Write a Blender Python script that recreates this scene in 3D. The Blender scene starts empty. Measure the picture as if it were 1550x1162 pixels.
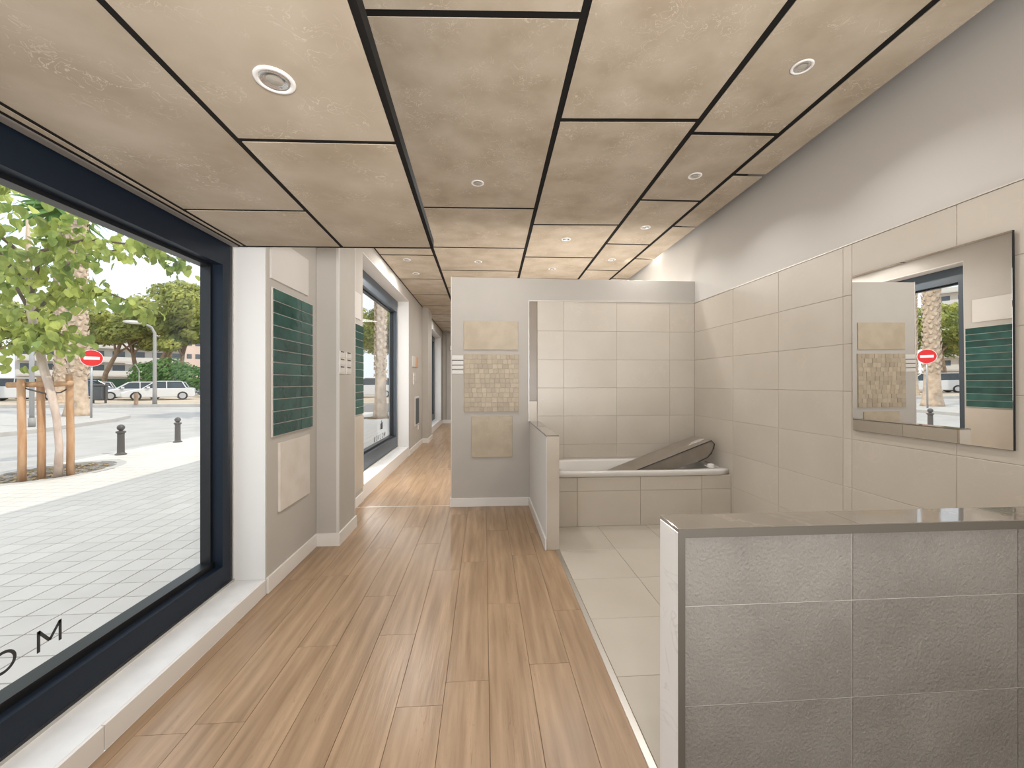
import bpy, bmesh, math, random
from mathutils import Vector, Matrix
R = math.radians
random.seed(7)
sc = bpy.context.scene
COL = sc.collection

# ---------------------------------------------------------------- camera, sky, sun, lights, exposure
cam = bpy.data.cameras.new('camera')
cam.sensor_width = 36.0
cam.lens = 36.0 * 610.0 / 1550.0
cam.shift_y = -0.0013
cam.clip_end = 400
cam_o = bpy.data.objects.new('camera', cam)
cam_o.location = (0, 0, 1.37)
cam_o.rotation_euler = (R(90), 0, -math.atan(0.069))
COL.objects.link(cam_o)
sc.camera = cam_o

world = bpy.data.worlds.new('sky')
sc.world = world
world.use_nodes = True
nt = world.node_tree
nt.nodes.clear()
wo = nt.nodes.new('ShaderNodeOutputWorld')
bg = nt.nodes.new('ShaderNodeBackground')
tc = nt.nodes.new('ShaderNodeTexCoord')
sep = nt.nodes.new('ShaderNodeSeparateXYZ')
rp = nt.nodes.new('ShaderNodeValToRGB')
rp.color_ramp.elements[0].position = 0.0
rp.color_ramp.elements[0].color = (0.80, 0.90, 1.0, 1)
rp.color_ramp.elements[1].position = 0.9
rp.color_ramp.elements[1].color = (1.5, 1.64, 1.8, 1)
nz = nt.nodes.new('ShaderNodeTexNoise')
nz.inputs['Scale'].default_value = 2.6
nz.inputs['Detail'].default_value = 5
cr = nt.nodes.new('ShaderNodeValToRGB')
cr.color_ramp.elements[0].position = 0.42
cr.color_ramp.elements[1].position = 0.66
mx = nt.nodes.new('ShaderNodeMix')
mx.data_type = 'RGBA'
mx.inputs[7].default_value = (1.0, 1.04, 1.08, 1)
mx.clamp_factor = True
L = nt.links.new
L(tc.outputs['Generated'], sep.inputs[0])
L(sep.outputs['Z'], rp.inputs[0])
L(tc.outputs['Generated'], nz.inputs['Vector'])
L(nz.outputs['Fac'], cr.inputs[0])
L(cr.outputs['Color'], mx.inputs[0])
L(rp.outputs['Color'], mx.inputs[6])
L(mx.outputs[2], bg.inputs['Color'])
bg.inputs['Strength'].default_value = 1.27
L(bg.outputs[0], wo.inputs['Surface'])

sun = bpy.data.lights.new('sun', 'SUN')
sun.energy = 2.5
sun.angle = R(0.6)
sun.color = (1.0, 0.91, 0.78)
sun_o = bpy.data.objects.new('sun', sun)
sun_o.rotation_euler = Vector((-0.62, 0.25, -0.75)).to_track_quat('-Z', 'Y').to_euler()
sun_o.location = (10, -5, 20)
COL.objects.link(sun_o)


def area(name, loc, direction, sx, sy, power, color=(1, 1, 1), spread=180):
    l = bpy.data.lights.new(name, 'AREA')
    l.shape = 'RECTANGLE'
    l.size = sx
    l.size_y = sy
    l.energy = power
    l.color = color
    l.spread = R(spread)
    o = bpy.data.objects.new(name, l)
    o.location = loc
    o.rotation_euler = Vector(direction).to_track_quat('-Z', 'Y').to_euler()
    COL.objects.link(o)
    return o


# unseen fill lights added behind the viewpoint and the partition, and the cove strip behind the ceiling edge
area('fill_back', (0.2, -2.3, 1.9), (0, 1, -0.1), 3.0, 1.6, 34, (1.0, 0.985, 0.965))
area('fill_up_back', (0.9, -1.3, 0.6), (0.05, 0.30, 1), 2.4, 1.6, 28, (1.0, 0.985, 0.965), 130)
area('fill_up_front', (1.3, -2.2, 1.0), (-0.34, 1, 0.52), 1.6, 0.8, 58, (1.0, 0.985, 0.965), 80)
area('fill_up_corridor', (1.35, 5.6, 0.7), (-0.1, 0.1, 1), 1.7, 1.5, 58, (1.0, 0.975, 0.94))
area('fill_far', (0.3, 10.8, 3.0), (0, 0.1, -1), 1.6, 3.0, 45, (1.0, 0.975, 0.94))
area('cove_light', (2.2, 5.5, 3.25), (0.6, 0, -0.8), 0.1, 12.0, 60, (1.0, 0.93, 0.84))

sc.view_settings.view_transform = 'Standard'
sc.view_settings.look = 'None'
sc.view_settings.gamma = 1.0
sc.view_settings.use_curve_mapping = False
sc.view_settings.exposure = 0.02


# ---------------------------------------------------------------- materials
def M(name, col, rough=0.5, col2=None, nscale=4.0, lo=0.35, hi=0.65, metal=0.0, bump=0.0, bscale=40.0,
      rnd=0.0, stretch=None, vein=None, vscale=6.0, spec=0.5, ior=None, rndoff=False, detail=6.0):
    m = bpy.data.materials.new(name)
    m.use_nodes = True
    t = m.node_tree
    b = t.nodes['Principled BSDF']
    b.inputs['Roughness'].default_value = rough
    b.inputs['Metallic'].default_value = metal
    b.inputs['Specular IOR Level'].default_value = spec
    if ior:
        b.inputs['IOR'].default_value = ior
    LK = t.links.new
    c4 = lambda c: (c[0], c[1], c[2], 1)
    geo = t.nodes.new('ShaderNodeNewGeometry')
    vec = geo.outputs['Position']
    oi = t.nodes.new('ShaderNodeObjectInfo')
    if stretch:
        mp = t.nodes.new('ShaderNodeMapping')
        mp.inputs['Scale'].default_value = stretch
        LK(vec, mp.inputs['Vector'])
        vec = mp.outputs[0]
    if rndoff:
        ad = t.nodes.new('ShaderNodeVectorMath')
        ad.operation = 'MULTIPLY_ADD'
        cb = t.nodes.new('ShaderNodeCombineXYZ')
        for k in range(3):
            LK(oi.outputs['Random'], cb.inputs[k])
        LK(cb.outputs[0], ad.inputs[0])
        ad.inputs[1].default_value = (37, 53, 71)
        LK(vec, ad.inputs[2])
        vec = ad.outputs[0]
    out = None
    if col2:
        n = t.nodes.new('ShaderNodeTexNoise')
        n.inputs['Scale'].default_value = nscale
        n.inputs['Detail'].default_value = detail
        LK(vec, n.inputs['Vector'])
        r = t.nodes.new('ShaderNodeValToRGB')
        r.color_ramp.elements[0].position = lo
        r.color_ramp.elements[1].position = hi
        r.color_ramp.elements[0].color = c4(col)
        r.color_ramp.elements[1].color = c4(col2)
        LK(n.outputs['Fac'], r.inputs[0])
        out = r.outputs[0]
    if vein:
        n = t.nodes.new('ShaderNodeTexNoise')
        n.inputs['Scale'].default_value = vscale
        n.inputs['Detail'].default_value = 4
        n.inputs['Distortion'].default_value = 1.2
        LK(vec, n.inputs['Vector'])
        r = t.nodes.new('ShaderNodeValToRGB')
        e = r.color_ramp.elements
        e[0].position = 0.485
        e[0].color = (0, 0, 0, 1)
        e[1].position = 0.515
        e[1].color = (0, 0, 0, 1)
        x = e.new(0.5)
        x.color = (vein[3],) * 3 + (1,)
        LK(n.outputs['Fac'], r.inputs[0])
        n2 = t.nodes.new('ShaderNodeTexNoise')
        n2.inputs['Scale'].default_value = vscale * 0.35
        LK(vec, n2.inputs['Vector'])
        r2 = t.nodes.new('ShaderNodeValToRGB')
        r2.color_ramp.elements[0].position = 0.45
        r2.color_ramp.elements[1].position = 0.65
        LK(n2.outputs['Fac'], r2.inputs[0])
        mu = t.nodes.new('ShaderNodeMath')
        mu.operation = 'MULTIPLY'
        LK(r.outputs[0], mu.inputs[0])
        LK(r2.outputs[0], mu.inputs[1])
        mi = t.nodes.new('ShaderNodeMix')
        mi.data_type = 'RGBA'
        LK(mu.outputs[0], mi.inputs[0])
        if out:
            LK(out, mi.inputs[6])
        else:
            mi.inputs[6].default_value = c4(col)
        mi.inputs[7].default_value = c4(vein)
        out = mi.outputs[2]
    if rnd:
        hs = t.nodes.new('ShaderNodeHueSaturation')
        mr = t.nodes.new('ShaderNodeMapRange')
        mr.inputs['To Min'].default_value = 1 - rnd
        mr.inputs['To Max'].default_value = 1 + rnd
        LK(oi.outputs['Random'], mr.inputs['Value'])
        LK(mr.outputs[0], hs.inputs['Value'])
        if out:
            LK(out, hs.inputs['Color'])
        else:
            hs.inputs['Color'].default_value = c4(col)
        out = hs.outputs[0]
    if out:
        LK(out, b.inputs['Base Color'])
    else:
        b.inputs['Base Color'].default_value = c4(col)
    if bump:
        n = t.nodes.new('ShaderNodeTexNoise')
        n.inputs['Scale'].default_value = bscale
        n.inputs['Detail'].default_value = 4
        LK(vec, n.inputs['Vector'])
        bp = t.nodes.new('ShaderNodeBump')
        bp.inputs['Strength'].default_value = bump
        bp.inputs['Distance'].default_value = 0.01
        LK(n.outputs['Fac'], bp.inputs['Height'])
        LK(bp.outputs[0], b.inputs['Normal'])
    return m


def glass_mat(name, tint, refl=0.04):
    m = bpy.data.materials.new(name)
    m.use_nodes = True
    t = m.node_tree
    t.nodes.clear()
    o = t.nodes.new('ShaderNodeOutputMaterial')
    mixs = t.nodes.new('ShaderNodeMixShader')
    tr = t.nodes.new('ShaderNodeBsdfTransparent')
    tr.inputs[0].default_value = (*tint, 1)
    gl = t.nodes.new('ShaderNodeBsdfGlossy')
    gl.inputs['Roughness'].default_value = 0.0
    lw = t.nodes.new('ShaderNodeLayerWeight')
    lw.inputs['Blend'].default_value = 0.5
    pw = t.nodes.new('ShaderNodeMath')
    pw.operation = 'POWER'
    pw.inputs[1].default_value = 5.0
    ma = t.nodes.new('ShaderNodeMath')
    ma.operation = 'MULTIPLY_ADD'
    ma.inputs[1].default_value = 0.6
    ma.inputs[2].default_value = refl * 0.5
    t.links.new(lw.outputs['Facing'], pw.inputs[0])
    t.links.new(pw.outputs[0], ma.inputs[0])
    t.links.new(ma.outputs[0], mixs.inputs[0])
    t.links.new(tr.outputs[0], mixs.inputs[1])
    t.links.new(gl.outputs[0], mixs.inputs[2])
    t.links.new(mixs.outputs[0], o.inputs['Surface'])
    return m


def leaf_mat(name, c1, c2, rnd=0.25, nscale=1.5):
    m = M(name, c1, 0.5, c2, nscale, 0.35, 0.65, rnd=rnd, spec=0.3)
    t = m.node_tree
    b = t.nodes['Principled BSDF']
    o = [n for n in t.nodes if n.type == 'OUTPUT_MATERIAL'][0]
    tl = t.nodes.new('ShaderNodeBsdfTranslucent')
    src = b.inputs['Base Color'].links[0].from_socket
    t.links.new(src, tl.inputs['Color'])
    ms = t.nodes.new('ShaderNodeMixShader')
    ms.inputs[0].default_value = 0.4
    t.links.new(b.outputs[0], ms.inputs[1])
    t.links.new(tl.outputs[0], ms.inputs[2])
    t.links.new(ms.outputs[0], o.inputs['Surface'])
    return m


WALL = M('greige_paint', (0.455, 0.425, 0.385), 0.85, (0.475, 0.443, 0.403), 3.0, spec=0.2, bump=0.03, bscale=90)
WHITE = M('white_paint', (0.72, 0.71, 0.69), 0.6, spec=0.3)
SKIRT = M('white_baseboard', (0.74, 0.71, 0.67), 0.45)
SILL = M('white_stone_sill', (0.78, 0.77, 0.75), 0.35, (0.72, 0.71, 0.70), 9.0)
NAVY = M('dark_navy_frame', (0.009, 0.015, 0.026), 0.45, spec=0.22)
BLACKF = M('black_bead', (0.006, 0.007, 0.009), 0.4)
GREYF = M('grey_frame', (0.055, 0.072, 0.09), 0.4)
ALU = M('aluminium', (0.62, 0.60, 0.57), 0.3, metal=1.0)
CHROME = M('brushed_chrome', (0.62, 0.59, 0.55), 0.42, metal=0.8)
CHANNEL = M('grey_channel', (0.22, 0.20, 0.18), 0.5)
CEIL = M('ceiling_stone', (0.37, 0.302, 0.222), 0.6, (0.50, 0.428, 0.342), 3.6, 0.3, 0.7, rnd=0.05, rndoff=True,
         vein=(0.68, 0.61, 0.52, 0.8), vscale=15.0, spec=0.3, detail=9.0)
JOINT = M('black_joint', (0.012, 0.011, 0.010), 0.8, spec=0.15)
SLABW = M('plaster_white', (0.62, 0.595, 0.56), 0.8, spec=0.2)
WOOD = M('oak_plank', (0.25, 0.160, 0.092), 0.30, (0.41, 0.277, 0.170), 1.0, 0.30, 0.72, rnd=0.04, rndoff=True,
         stretch=(26.0, 1.7, 1.0), bump=0.12, bscale=2.5, spec=0.45, detail=8.0,
         vein=(0.17, 0.10, 0.055, 0.55), vscale=1.8)
WOODGAP = M('plank_gap', (0.07, 0.045, 0.03), 0.7)
BTILE = M('beige_wall_tile', (0.515, 0.46, 0.39), 0.35, (0.565, 0.51, 0.44), 2.2, 0.3, 0.7, rnd=0.025, rndoff=True,
          vein=(0.66, 0.58, 0.49, 0.35), vscale=5.0)
FTILE = M('beige_floor_tile', (0.435, 0.39, 0.325), 0.38, (0.485, 0.44, 0.375), 2.0, 0.3, 0.7, rnd=0.02, rndoff=True)
GROUT = M('grout', (0.49, 0.425, 0.355), 0.9)
GROUTL = M('light_grout', (0.58, 0.54, 0.49), 0.9)
GREYT = M('grey_textured_tile', (0.19, 0.172, 0.152), 0.55, (0.265, 0.245, 0.22), 2.6, 0.32, 0.7, rnd=0.03, rndoff=True,
          bump=0.75, bscale=95.0, detail=10.0, spec=0.4,
          vein=(0.36, 0.335, 0.30, 0.45), vscale=22.0)
POL = M('polished_taupe_stone', (0.20, 0.172, 0.142), 0.04, (0.24, 0.208, 0.172), 3.0, spec=0.6, ior=1.6,
        vein=(0.32, 0.285, 0.245, 0.4), vscale=3.0)
POLD = M('satin_brown_strip', (0.22, 0.18, 0.14), 0.35, (0.26, 0.215, 0.17), 3.0)
PROF = M('taupe_edge_profile', (0.105, 0.092, 0.076), 0.45, spec=0.3)
POLW = M('polished_white_stone', (0.76, 0.74, 0.71), 0.08, (0.80, 0.78, 0.76), 4.0, ior=1.55, vein=(0.5, 0.48, 0.46, 0.4), vscale=4.0)
POLB = M('polished_beige_stone', (0.50, 0.44, 0.37), 0.08, (0.55, 0.49, 0.42), 3.0, ior=1.55,
         vein=(0.62, 0.56, 0.5, 0.4), vscale=3.0)
MIRROR = M('mirror_silver', (0.90, 0.90, 0.89), 0.0, metal=1.0)
GREEN = M('green_glazed_tile', (0.017, 0.062, 0.053), 0.08, (0.030, 0.100, 0.085), 9.0, 0.35, 0.65, rnd=0.22,
          rndoff=True, bump=0.10, bscale=14.0)
BOARDW = M('white_gloss_board', (0.60, 0.57, 0.53), 0.5, spec=0.3)
BOARDM = M('veined_white_board', (0.60, 0.54, 0.475), 0.35, (0.66, 0.61, 0.55), 7.0, vein=(0.40, 0.32, 0.26, 0.5), vscale=5.0)
BOARDB = M('sand_board', (0.415, 0.345, 0.25), 0.5, (0.47, 0.395, 0.295), 8.0, vein=(0.53, 0.46, 0.37, 0.5), vscale=6.0)
MOS = M('sand_mosaic', (0.385, 0.315, 0.23), 0.5, (0.45, 0.375, 0.28), 10.0, rnd=0.13, rndoff=True)
BOARDC = M('cream_board', (0.48, 0.43, 0.36), 0.45, (0.52, 0.465, 0.395), 4.0)
PLATE = M('pale_plastic', (0.66, 0.63, 0.59), 0.4)
SLOTB = M('dark_slot', (0.05, 0.045, 0.04), 0.4)
LAMPW = M('white_lamp_ring', (0.85, 0.84, 0.82), 0.3)
LAMPG = M('lamp_glass', (0.42, 0.39, 0.34), 0.15)
LAMPR = M('lamp_reflector', (0.62, 0.60, 0.58), 0.2, metal=0.8)
TUBM = M('white_tub', (0.64, 0.615, 0.58), 0.12)
CASE = M('taupe_case', (0.20, 0.17, 0.135), 0.45, (0.23, 0.195, 0.16), 8.0)
CASEE = M('dark_edge_band', (0.03, 0.027, 0.024), 0.4)
SILVER = M('silver_label', (0.7, 0.68, 0.65), 0.25, metal=0.6)
GLASS = glass_mat('window_glass', (0.985, 0.99, 0.99))
LETTER = M('dark_grey_vinyl', (0.035, 0.035, 0.04), 0.5)
# outdoor
PAVER = M('pale_paver', (0.60, 0.56, 0.51), 0.8, (0.65, 0.61, 0.56), 1.5, rnd=0.035, rndoff=True, spec=0.2)
PGAP = M('paver_gap', (0.20, 0.19, 0.18), 0.9)
KERB = M('pale_kerb_stone', (0.48, 0.46, 0.43), 0.8, (0.43, 0.41, 0.385), 3.0, rnd=0.05, spec=0.2)
ASPH = M('pale_asphalt', (0.37, 0.355, 0.335), 0.9, (0.43, 0.41, 0.39), 1.2, spec=0.2)
SAND = M('sandy_lot', (0.42, 0.34, 0.25), 0.9, (0.49, 0.42, 0.335), 0.6, spec=0.1)
SOIL = M('brown_soil', (0.14, 0.085, 0.045), 0.95, (0.25, 0.17, 0.09), 9.0, bump=0.6, bscale=30, spec=0.1)
CHIP = M('dry_straw', (0.50, 0.38, 0.20), 0.9, (0.36, 0.25, 0.12), 14.0, spec=0.1)
STAKE = M('stripped_wood_stake', (0.46, 0.25, 0.125), 0.7, (0.58, 0.37, 0.22), 3.0, stretch=(6, 6, 1.0), bump=0.2, bscale=20)
BARKP = M('pale_bark', (0.52, 0.40, 0.33), 0.8, (0.66, 0.54, 0.46), 5.0, stretch=(3, 3, 1), bump=0.3, bscale=18)
BARKD = M('brown_bark', (0.25, 0.17, 0.11), 0.9, (0.36, 0.25, 0.17), 3.0, bump=0.4, bscale=10)
TWIG = M('grey_twig', (0.16, 0.12, 0.09), 0.8)
PALMB = M('palm_bark', (0.42, 0.31, 0.215), 0.9, (0.58, 0.455, 0.34), 5.0, bump=0.5, bscale=12)
PALMS = M('palm_stub', (0.60, 0.48, 0.36), 0.85, (0.45, 0.335, 0.235), 8.0)
LEAFN = leaf_mat('broad_leaf', (0.19, 0.27, 0.075), (0.46, 0.50, 0.13), 0.3, 2.0)
LEAFY = leaf_mat('pine_foliage', (0.17, 0.22, 0.065), (0.48, 0.49, 0.13), 0.0, 0.6)
LEAFB = leaf_mat('bush_foliage', (0.08, 0.19, 0.05), (0.17, 0.30, 0.09), 0.0, 1.0)
IRON = M('grey_cast_iron', (0.085, 0.078, 0.073), 0.45, rnd=0.05)
GALV = M('galvanised_post', (0.42, 0.42, 0.42), 0.4, metal=0.5)
POSTG = M('grey_lamp_post', (0.30, 0.29, 0.275), 0.5)
RED = M('red_sign', (0.62, 0.012, 0.012), 0.4)
SIGNW = M('white_sign_bar', (0.85, 0.85, 0.85), 0.4)
BIN = M('grey_plastic_bin', (0.07, 0.075, 0.08), 0.5)
CARW = M('white_car_paint', (0.60, 0.60, 0.60), 0.15)
CARB = M('blue_car_paint', (0.06, 0.10, 0.16), 0.15)
CARS = M('silver_car_paint', (0.42, 0.44, 0.46), 0.18)
CARD = M('dark_car_paint', (0.10, 0.115, 0.13), 0.15)
CARG = M('car_glass', (0.03, 0.045, 0.055), 0.05)
TYRE = M('tyre_rubber', (0.015, 0.015, 0.015), 0.7)
RIM = M('alloy_rim', (0.55, 0.55, 0.56), 0.3, metal=0.7)
LIGHTC = M('headlamp_glass', (0.6, 0.6, 0.62), 0.1)
FACW = M('white_render', (0.54, 0.52, 0.49), 0.8, spec=0.2)
FACP = M('pinkish_render', (0.66, 0.52, 0.45), 0.8, spec=0.2)
FACB = M('cream_render', (0.70, 0.62, 0.54), 0.8, spec=0.2)
WIND = M('dark_window', (0.10, 0.12, 0.14), 0.15)
HEDGE = M('green_fence', (0.05, 0.12, 0.07), 0.8)


# ---------------------------------------------------------------- geometry helpers
def bx(bm, x0, x1, y0, y1, z0, z1):
    v = [bm.verts.new(p) for p in ((x0, y0, z0), (x1, y0, z0), (x1, y1, z0), (x0, y1, z0),
                                   (x0, y0, z1), (x1, y0, z1), (x1, y1, z1), (x0, y1, z1))]
    for f in ((0, 3, 2, 1), (4, 5, 6, 7), (0, 1, 5, 4), (1, 2, 6, 5), (2, 3, 7, 6), (3, 0, 4, 7)):
        bm.faces.new([v[i] for i in f])


def prism(bm, pts, axis, a, b):
    """polygon pts extruded along axis 'x','y' or 'z' from a to b"""
    def P(p, h):
        return {'x': (h, p[0], p[1]), 'y': (p[0], h, p[1]), 'z': (p[0], p[1], h)}[axis]
    v0 = [bm.verts.new(P(p, a)) for p in pts]
    v1 = [bm.verts.new(P(p, b)) for p in pts]
    n = len(pts)
    bm.faces.new(v0[::-1])
    bm.faces.new(v1)
    for i in range(n):
        bm.faces.new((v0[i], v0[(i + 1) % n], v1[(i + 1) % n], v1[i]))


def tube(bm, path, radii, n=8, cap=True):
    rings = []
    for i, p in enumerate(path):
        p = Vector(p)
        a = Vector(path[max(i - 1, 0)])
        b = Vector(path[min(i + 1, len(path) - 1)])
        d = (b - a).normalized()
        ref = Vector((0, 0, 1)) if abs(d.z) < 0.9 else Vector((1, 0, 0))
        u = d.cross(ref).normalized()
        w = d.cross(u).normalized()
        r = radii[i] if isinstance(radii, (list, tuple)) else radii
        rings.append([bm.verts.new(p + (u * math.cos(2 * math.pi * k / n) + w * math.sin(2 * math.pi * k / n)) * r)
                      for k in range(n)])
    for i in range(len(rings) - 1):
        for k in range(n):
            bm.faces.new((rings[i][k], rings[i][(k + 1) % n], rings[i + 1][(k + 1) % n], rings[i + 1][k]))
    if cap:
        bm.faces.new(rings[0][::-1])
        bm.faces.new(rings[-1])


def lathe(bm, prof, cx=0.0, cy=0.0, n=20, close=False):
    rings = []
    for r, z in prof:
        rings.append([bm.verts.new((cx + r * math.cos(2 * math.pi * k / n), cy + r * math.sin(2 * math.pi * k / n), z))
                      for k in range(n)])
    for i in range(len(rings) - 1):
        for k in range(n):
            bm.faces.new((rings[i][k], rings[i][(k + 1) % n], rings[i + 1][(k + 1) % n], rings[i + 1][k]))
    if close:
        bm.faces.new(rings[0][::-1])
        bm.faces.new(rings[-1])


def finish(name, bm, mat, parent=None, kind=None, smooth=False, bevel=0.0, label=None, cat=None, group=None):
    if bevel:
        bmesh.ops.bevel(bm, geom=bm.edges[:], offset=bevel, segments=2, profile=0.5, affect='EDGES', clamp_overlap=True)
    bmesh.ops.recalc_face_normals(bm, faces=bm.faces[:])
    if parent is not None:
        loc = parent.location if parent.parent is None else parent.parent.location + parent.location
        if loc.length > 0:
            bmesh.ops.translate(bm, verts=bm.verts[:], vec=-loc)
    me = bpy.data.meshes.new(name)
    bm.to_mesh(me)
    bm.free()
    if smooth:
        for p in me.polygons:
            p.use_smooth = True
    me.materials.append(mat)
    o = bpy.data.objects.new(name, me)
    COL.objects.link(o)
    o.parent = parent
    if kind:
        o['kind'] = kind
    tag(o, label, cat, group)
    return o


def tag(o, label=None, cat=None, group=None):
    if label:
        o['label'] = label
    if cat:
        o['category'] = cat
    if group:
        o['group'] = group
    return o


def box(name, dims, mat, parent=None, bevel=0.0, **k):
    bm = bmesh.new()
    bx(bm, *dims)
    return finish(name, bm, mat, parent, bevel=bevel, **k)


def thing(name, label, cat, loc=(0, 0, 0), group=None):
    o = bpy.data.objects.new(name, None)
    o.empty_display_size = 0.1
    o.location = loc
    COL.objects.link(o)
    return tag(o, label, cat, group)


AX = {'-y': ((1, 0, 0), (0, 0, 1), (0, -1, 0)), '+x': ((0, 1, 0), (0, 0, 1), (1, 0, 0)),
      '-x': ((0, -1, 0), (0, 0, 1), (-1, 0, 0)), '+z': ((1, 0, 0), (0, 1, 0), (0, 0, 1)),
      '-z': ((1, 0, 0), (0, -1, 0), (0, 0, -1)), '+y': ((-1, 0, 0), (0, 0, 1), (0, 1, 0))}
TILES = {}


def tile(name, axis, centre, w, h, d, mat, parent=None, ch=0.0015):
    """one tile: back centre at `centre`, facing `axis`, with a small chamfer; alike tiles share mesh data"""
    key = (name, axis, round(w, 3), round(h, 3), round(d, 4), mat.name)
    me = TILES.get(key)
    if me is None:
        U, V, N = (Vector(a) for a in AX[axis])
        vs = []
        for (hw, hh, dd) in ((w / 2, h / 2, 0), (w / 2, h / 2, d - ch), (w / 2 - ch, h / 2 - ch, d)):
            for sx, sy in ((-1, -1), (1, -1), (1, 1), (-1, 1)):
                vs.append(U * hw * sx + V * hh * sy + N * dd)
        fs = [(3, 2, 1, 0), (8, 9, 10, 11)]
        for a in (0, 4):
            for k in range(4):
                fs.append((a + k, a + (k + 1) % 4, a + 4 + (k + 1) % 4, a + 4 + k))
        me = bpy.data.meshes.new(name)
        me.from_pydata([tuple(v) for v in vs], [], fs)
        me.materials.append(mat)
        TILES[key] = me
    o = bpy.data.objects.new(name, me)
    loc = Vector(centre)
    if parent is not None:
        loc -= parent.location if parent.parent is None else parent.parent.location + parent.location
    o.location = loc
    o.parent = parent
    COL.objects.link(o)
    return o


def tiles(parent, axis, plane, us, vs, mat, gap=0.003, d=0.007, name='tile', hole=None):
    """grid of tiles between joint coordinates us (along the wall) and vs (upwards)"""
    for i in range(len(us) - 1):
        for j in range(len(vs) - 1):
            u0, u1 = sorted((us[i], us[i + 1]))
            v0, v1 = sorted((vs[j], vs[j + 1]))
            if u1 - u0 < 0.02 or v1 - v0 < 0.015:
                continue
            uc, vc = (u0 + u1) / 2, (v0 + v1) / 2
            if hole and hole(uc, vc):
                continue
            c = {'-y': (uc, plane, vc), '+y': (uc, plane, vc), '+x': (plane, uc, vc), '-x': (plane, uc, vc),
                 '+z': (uc, vc, plane)}[axis]
            tile(name, axis, c, u1 - u0 - gap, v1 - v0 - gap, d, mat, parent)


# ---------------------------------------------------------------- floor
floor = box('floor', (-1.41, 0.60, -2.6, 13.8, -0.04, -0.004), WOODGAP, kind='structure')
edges = [-1.41] + [-1.357 + 0.197 * k for k in range(10)] + [0.594]
joint_at = {2: 1.70, 3: 2.16, 4: 2.64, 5: 2.23, 6: 1.73, 1: 2.9, 7: 3.1, 8: 2.5, 9: 1.95, 0: 2.4, 10: 2.4}
for i in range(len(edges) - 1):
    x0, x1 = edges[i], edges[i + 1]
    if x1 - x0 < 0.03:
        continue
    for lo, hi, off in ((-2.6, 4.53, joint_at.get(i, 2.2)), (4.54, 13.8, 4.54 + random.uniform(0.25, 1.2))):
        ys = [lo]
        y = off
        while y - 1.24 > lo + 0.1:
            y -= 1.24
        while y < hi - 0.1:
            ys.append(y)
            y += 1.24
        ys.append(hi)
        for a, b in zip(ys, ys[1:]):
            tile('floor_plank', '+z', ((x0 + x1) / 2, (a + b) / 2, -0.004), x1 - x0 - 0.0016, b - a - 0.0016, 0.004, WOOD, floor, 0.0007)
box('trim_1', (-1.40, 0.50, 4.526, 4.544, -0.002, 0.002), ALU, kind='structure')
# wet area floor
floor2 = box('floor_tiled', (0.61, 2.42, -2.6, 4.48, -0.04, -0.006), GROUT, kind='structure')
tiles(floor2, '+z', -0.006, [0.615, 1.08, 1.55, 2.02, 2.42], [-2.2, -1.73, -1.26, -0.79, -0.31, 0.16, 0.63, 0.90, 1.37, 1.84, 2.30, 2.77, 3.25, 3.80],
      FTILE, 0.0025, 0.006)
floor3 = box('floor_corridor', (0.60, 2.42, 4.60, 13.8, -0.04, -0.001), WOOD, kind='structure')
# threshold strip along the tiles
ts = box('trim_2', (0.583, 0.613, -1.2, 3.27, -0.003, 0.004), ALU, bevel=0.0015, kind='structure')

# ---------------------------------------------------------------- left wall, windows, sills
XL, XF = -1.41, -1.62
wl = bmesh.new()
for y0, y1 in ((2.717, 4.796), (7.68, 10.35), (13.35, 13.95)):
    bx(wl, -1.78, XL, y0, y1, -0.05, 3.45)
bx(wl, -1.78, XL, -2.75, 2.717, 2.285, 3.45)
bx(wl, -1.78, XL, 4.796, 7.68, 2.90, 3.45)
bx(wl, -1.78, XL, 10.35, 13.35, 2.85, 3.45)
bx(wl, -1.78, -1.66, -2.75, 2.717, -0.05, 0.10)
bx(wl, -1.78, -1.66, 4.796, 7.68, -0.05, 0.19)
bx(wl, -1.78, -1.66, 10.35, 13.35, -0.05, 0.19)
wall_left = finish('wall_left', wl, WALL, kind='structure')
# white plastered reveals of the window openings
for n, (y0, y1, z0, z1) in enumerate(((2.717, 4.796, 0.095, 3.2), (7.68, 10.35, 0.17, 2.9), (13.35, 13.95, 0.17, 2.9))):
    box('reveal', (-1.64, XL - 0.004, y0 - 0.006, y0 + 0.001, z0, z1), WHITE, wall_left)
box('reveal', (-1.64, XL - 0.004, 4.795, 4.802, 0.17, 2.9), WHITE, wall_left)
box('lintel_soffit', (-1.64, XL - 0.003, 4.80, 7.674, 2.885, 2.9005), SLABW, wall_left)
box('lintel_soffit', (-1.64, XL - 0.003, 10.35, 13.344, 2.835, 2.8505), WHITE, wall_left)
# column
col1 = box('wall_column', (XL + 0.0005, -1.225, 3.49, 3.927, 0, 3.42), WALL, bevel=0.004, kind='structure')
box('corner_bead', (-1.243, -1.2225, 3.487, 3.508, 0.10, 3.3), SLABW, col1)
box('corner_bead', (-1.229, -1.2225, 3.912, 3.930, 0.10, 3.3), SLABW, col1)
box('wall_column', (XL + 0.0005, -1.275, 9.30, 9.95, 0, 3.42), WALL, bevel=0.004, kind='structure')

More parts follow.
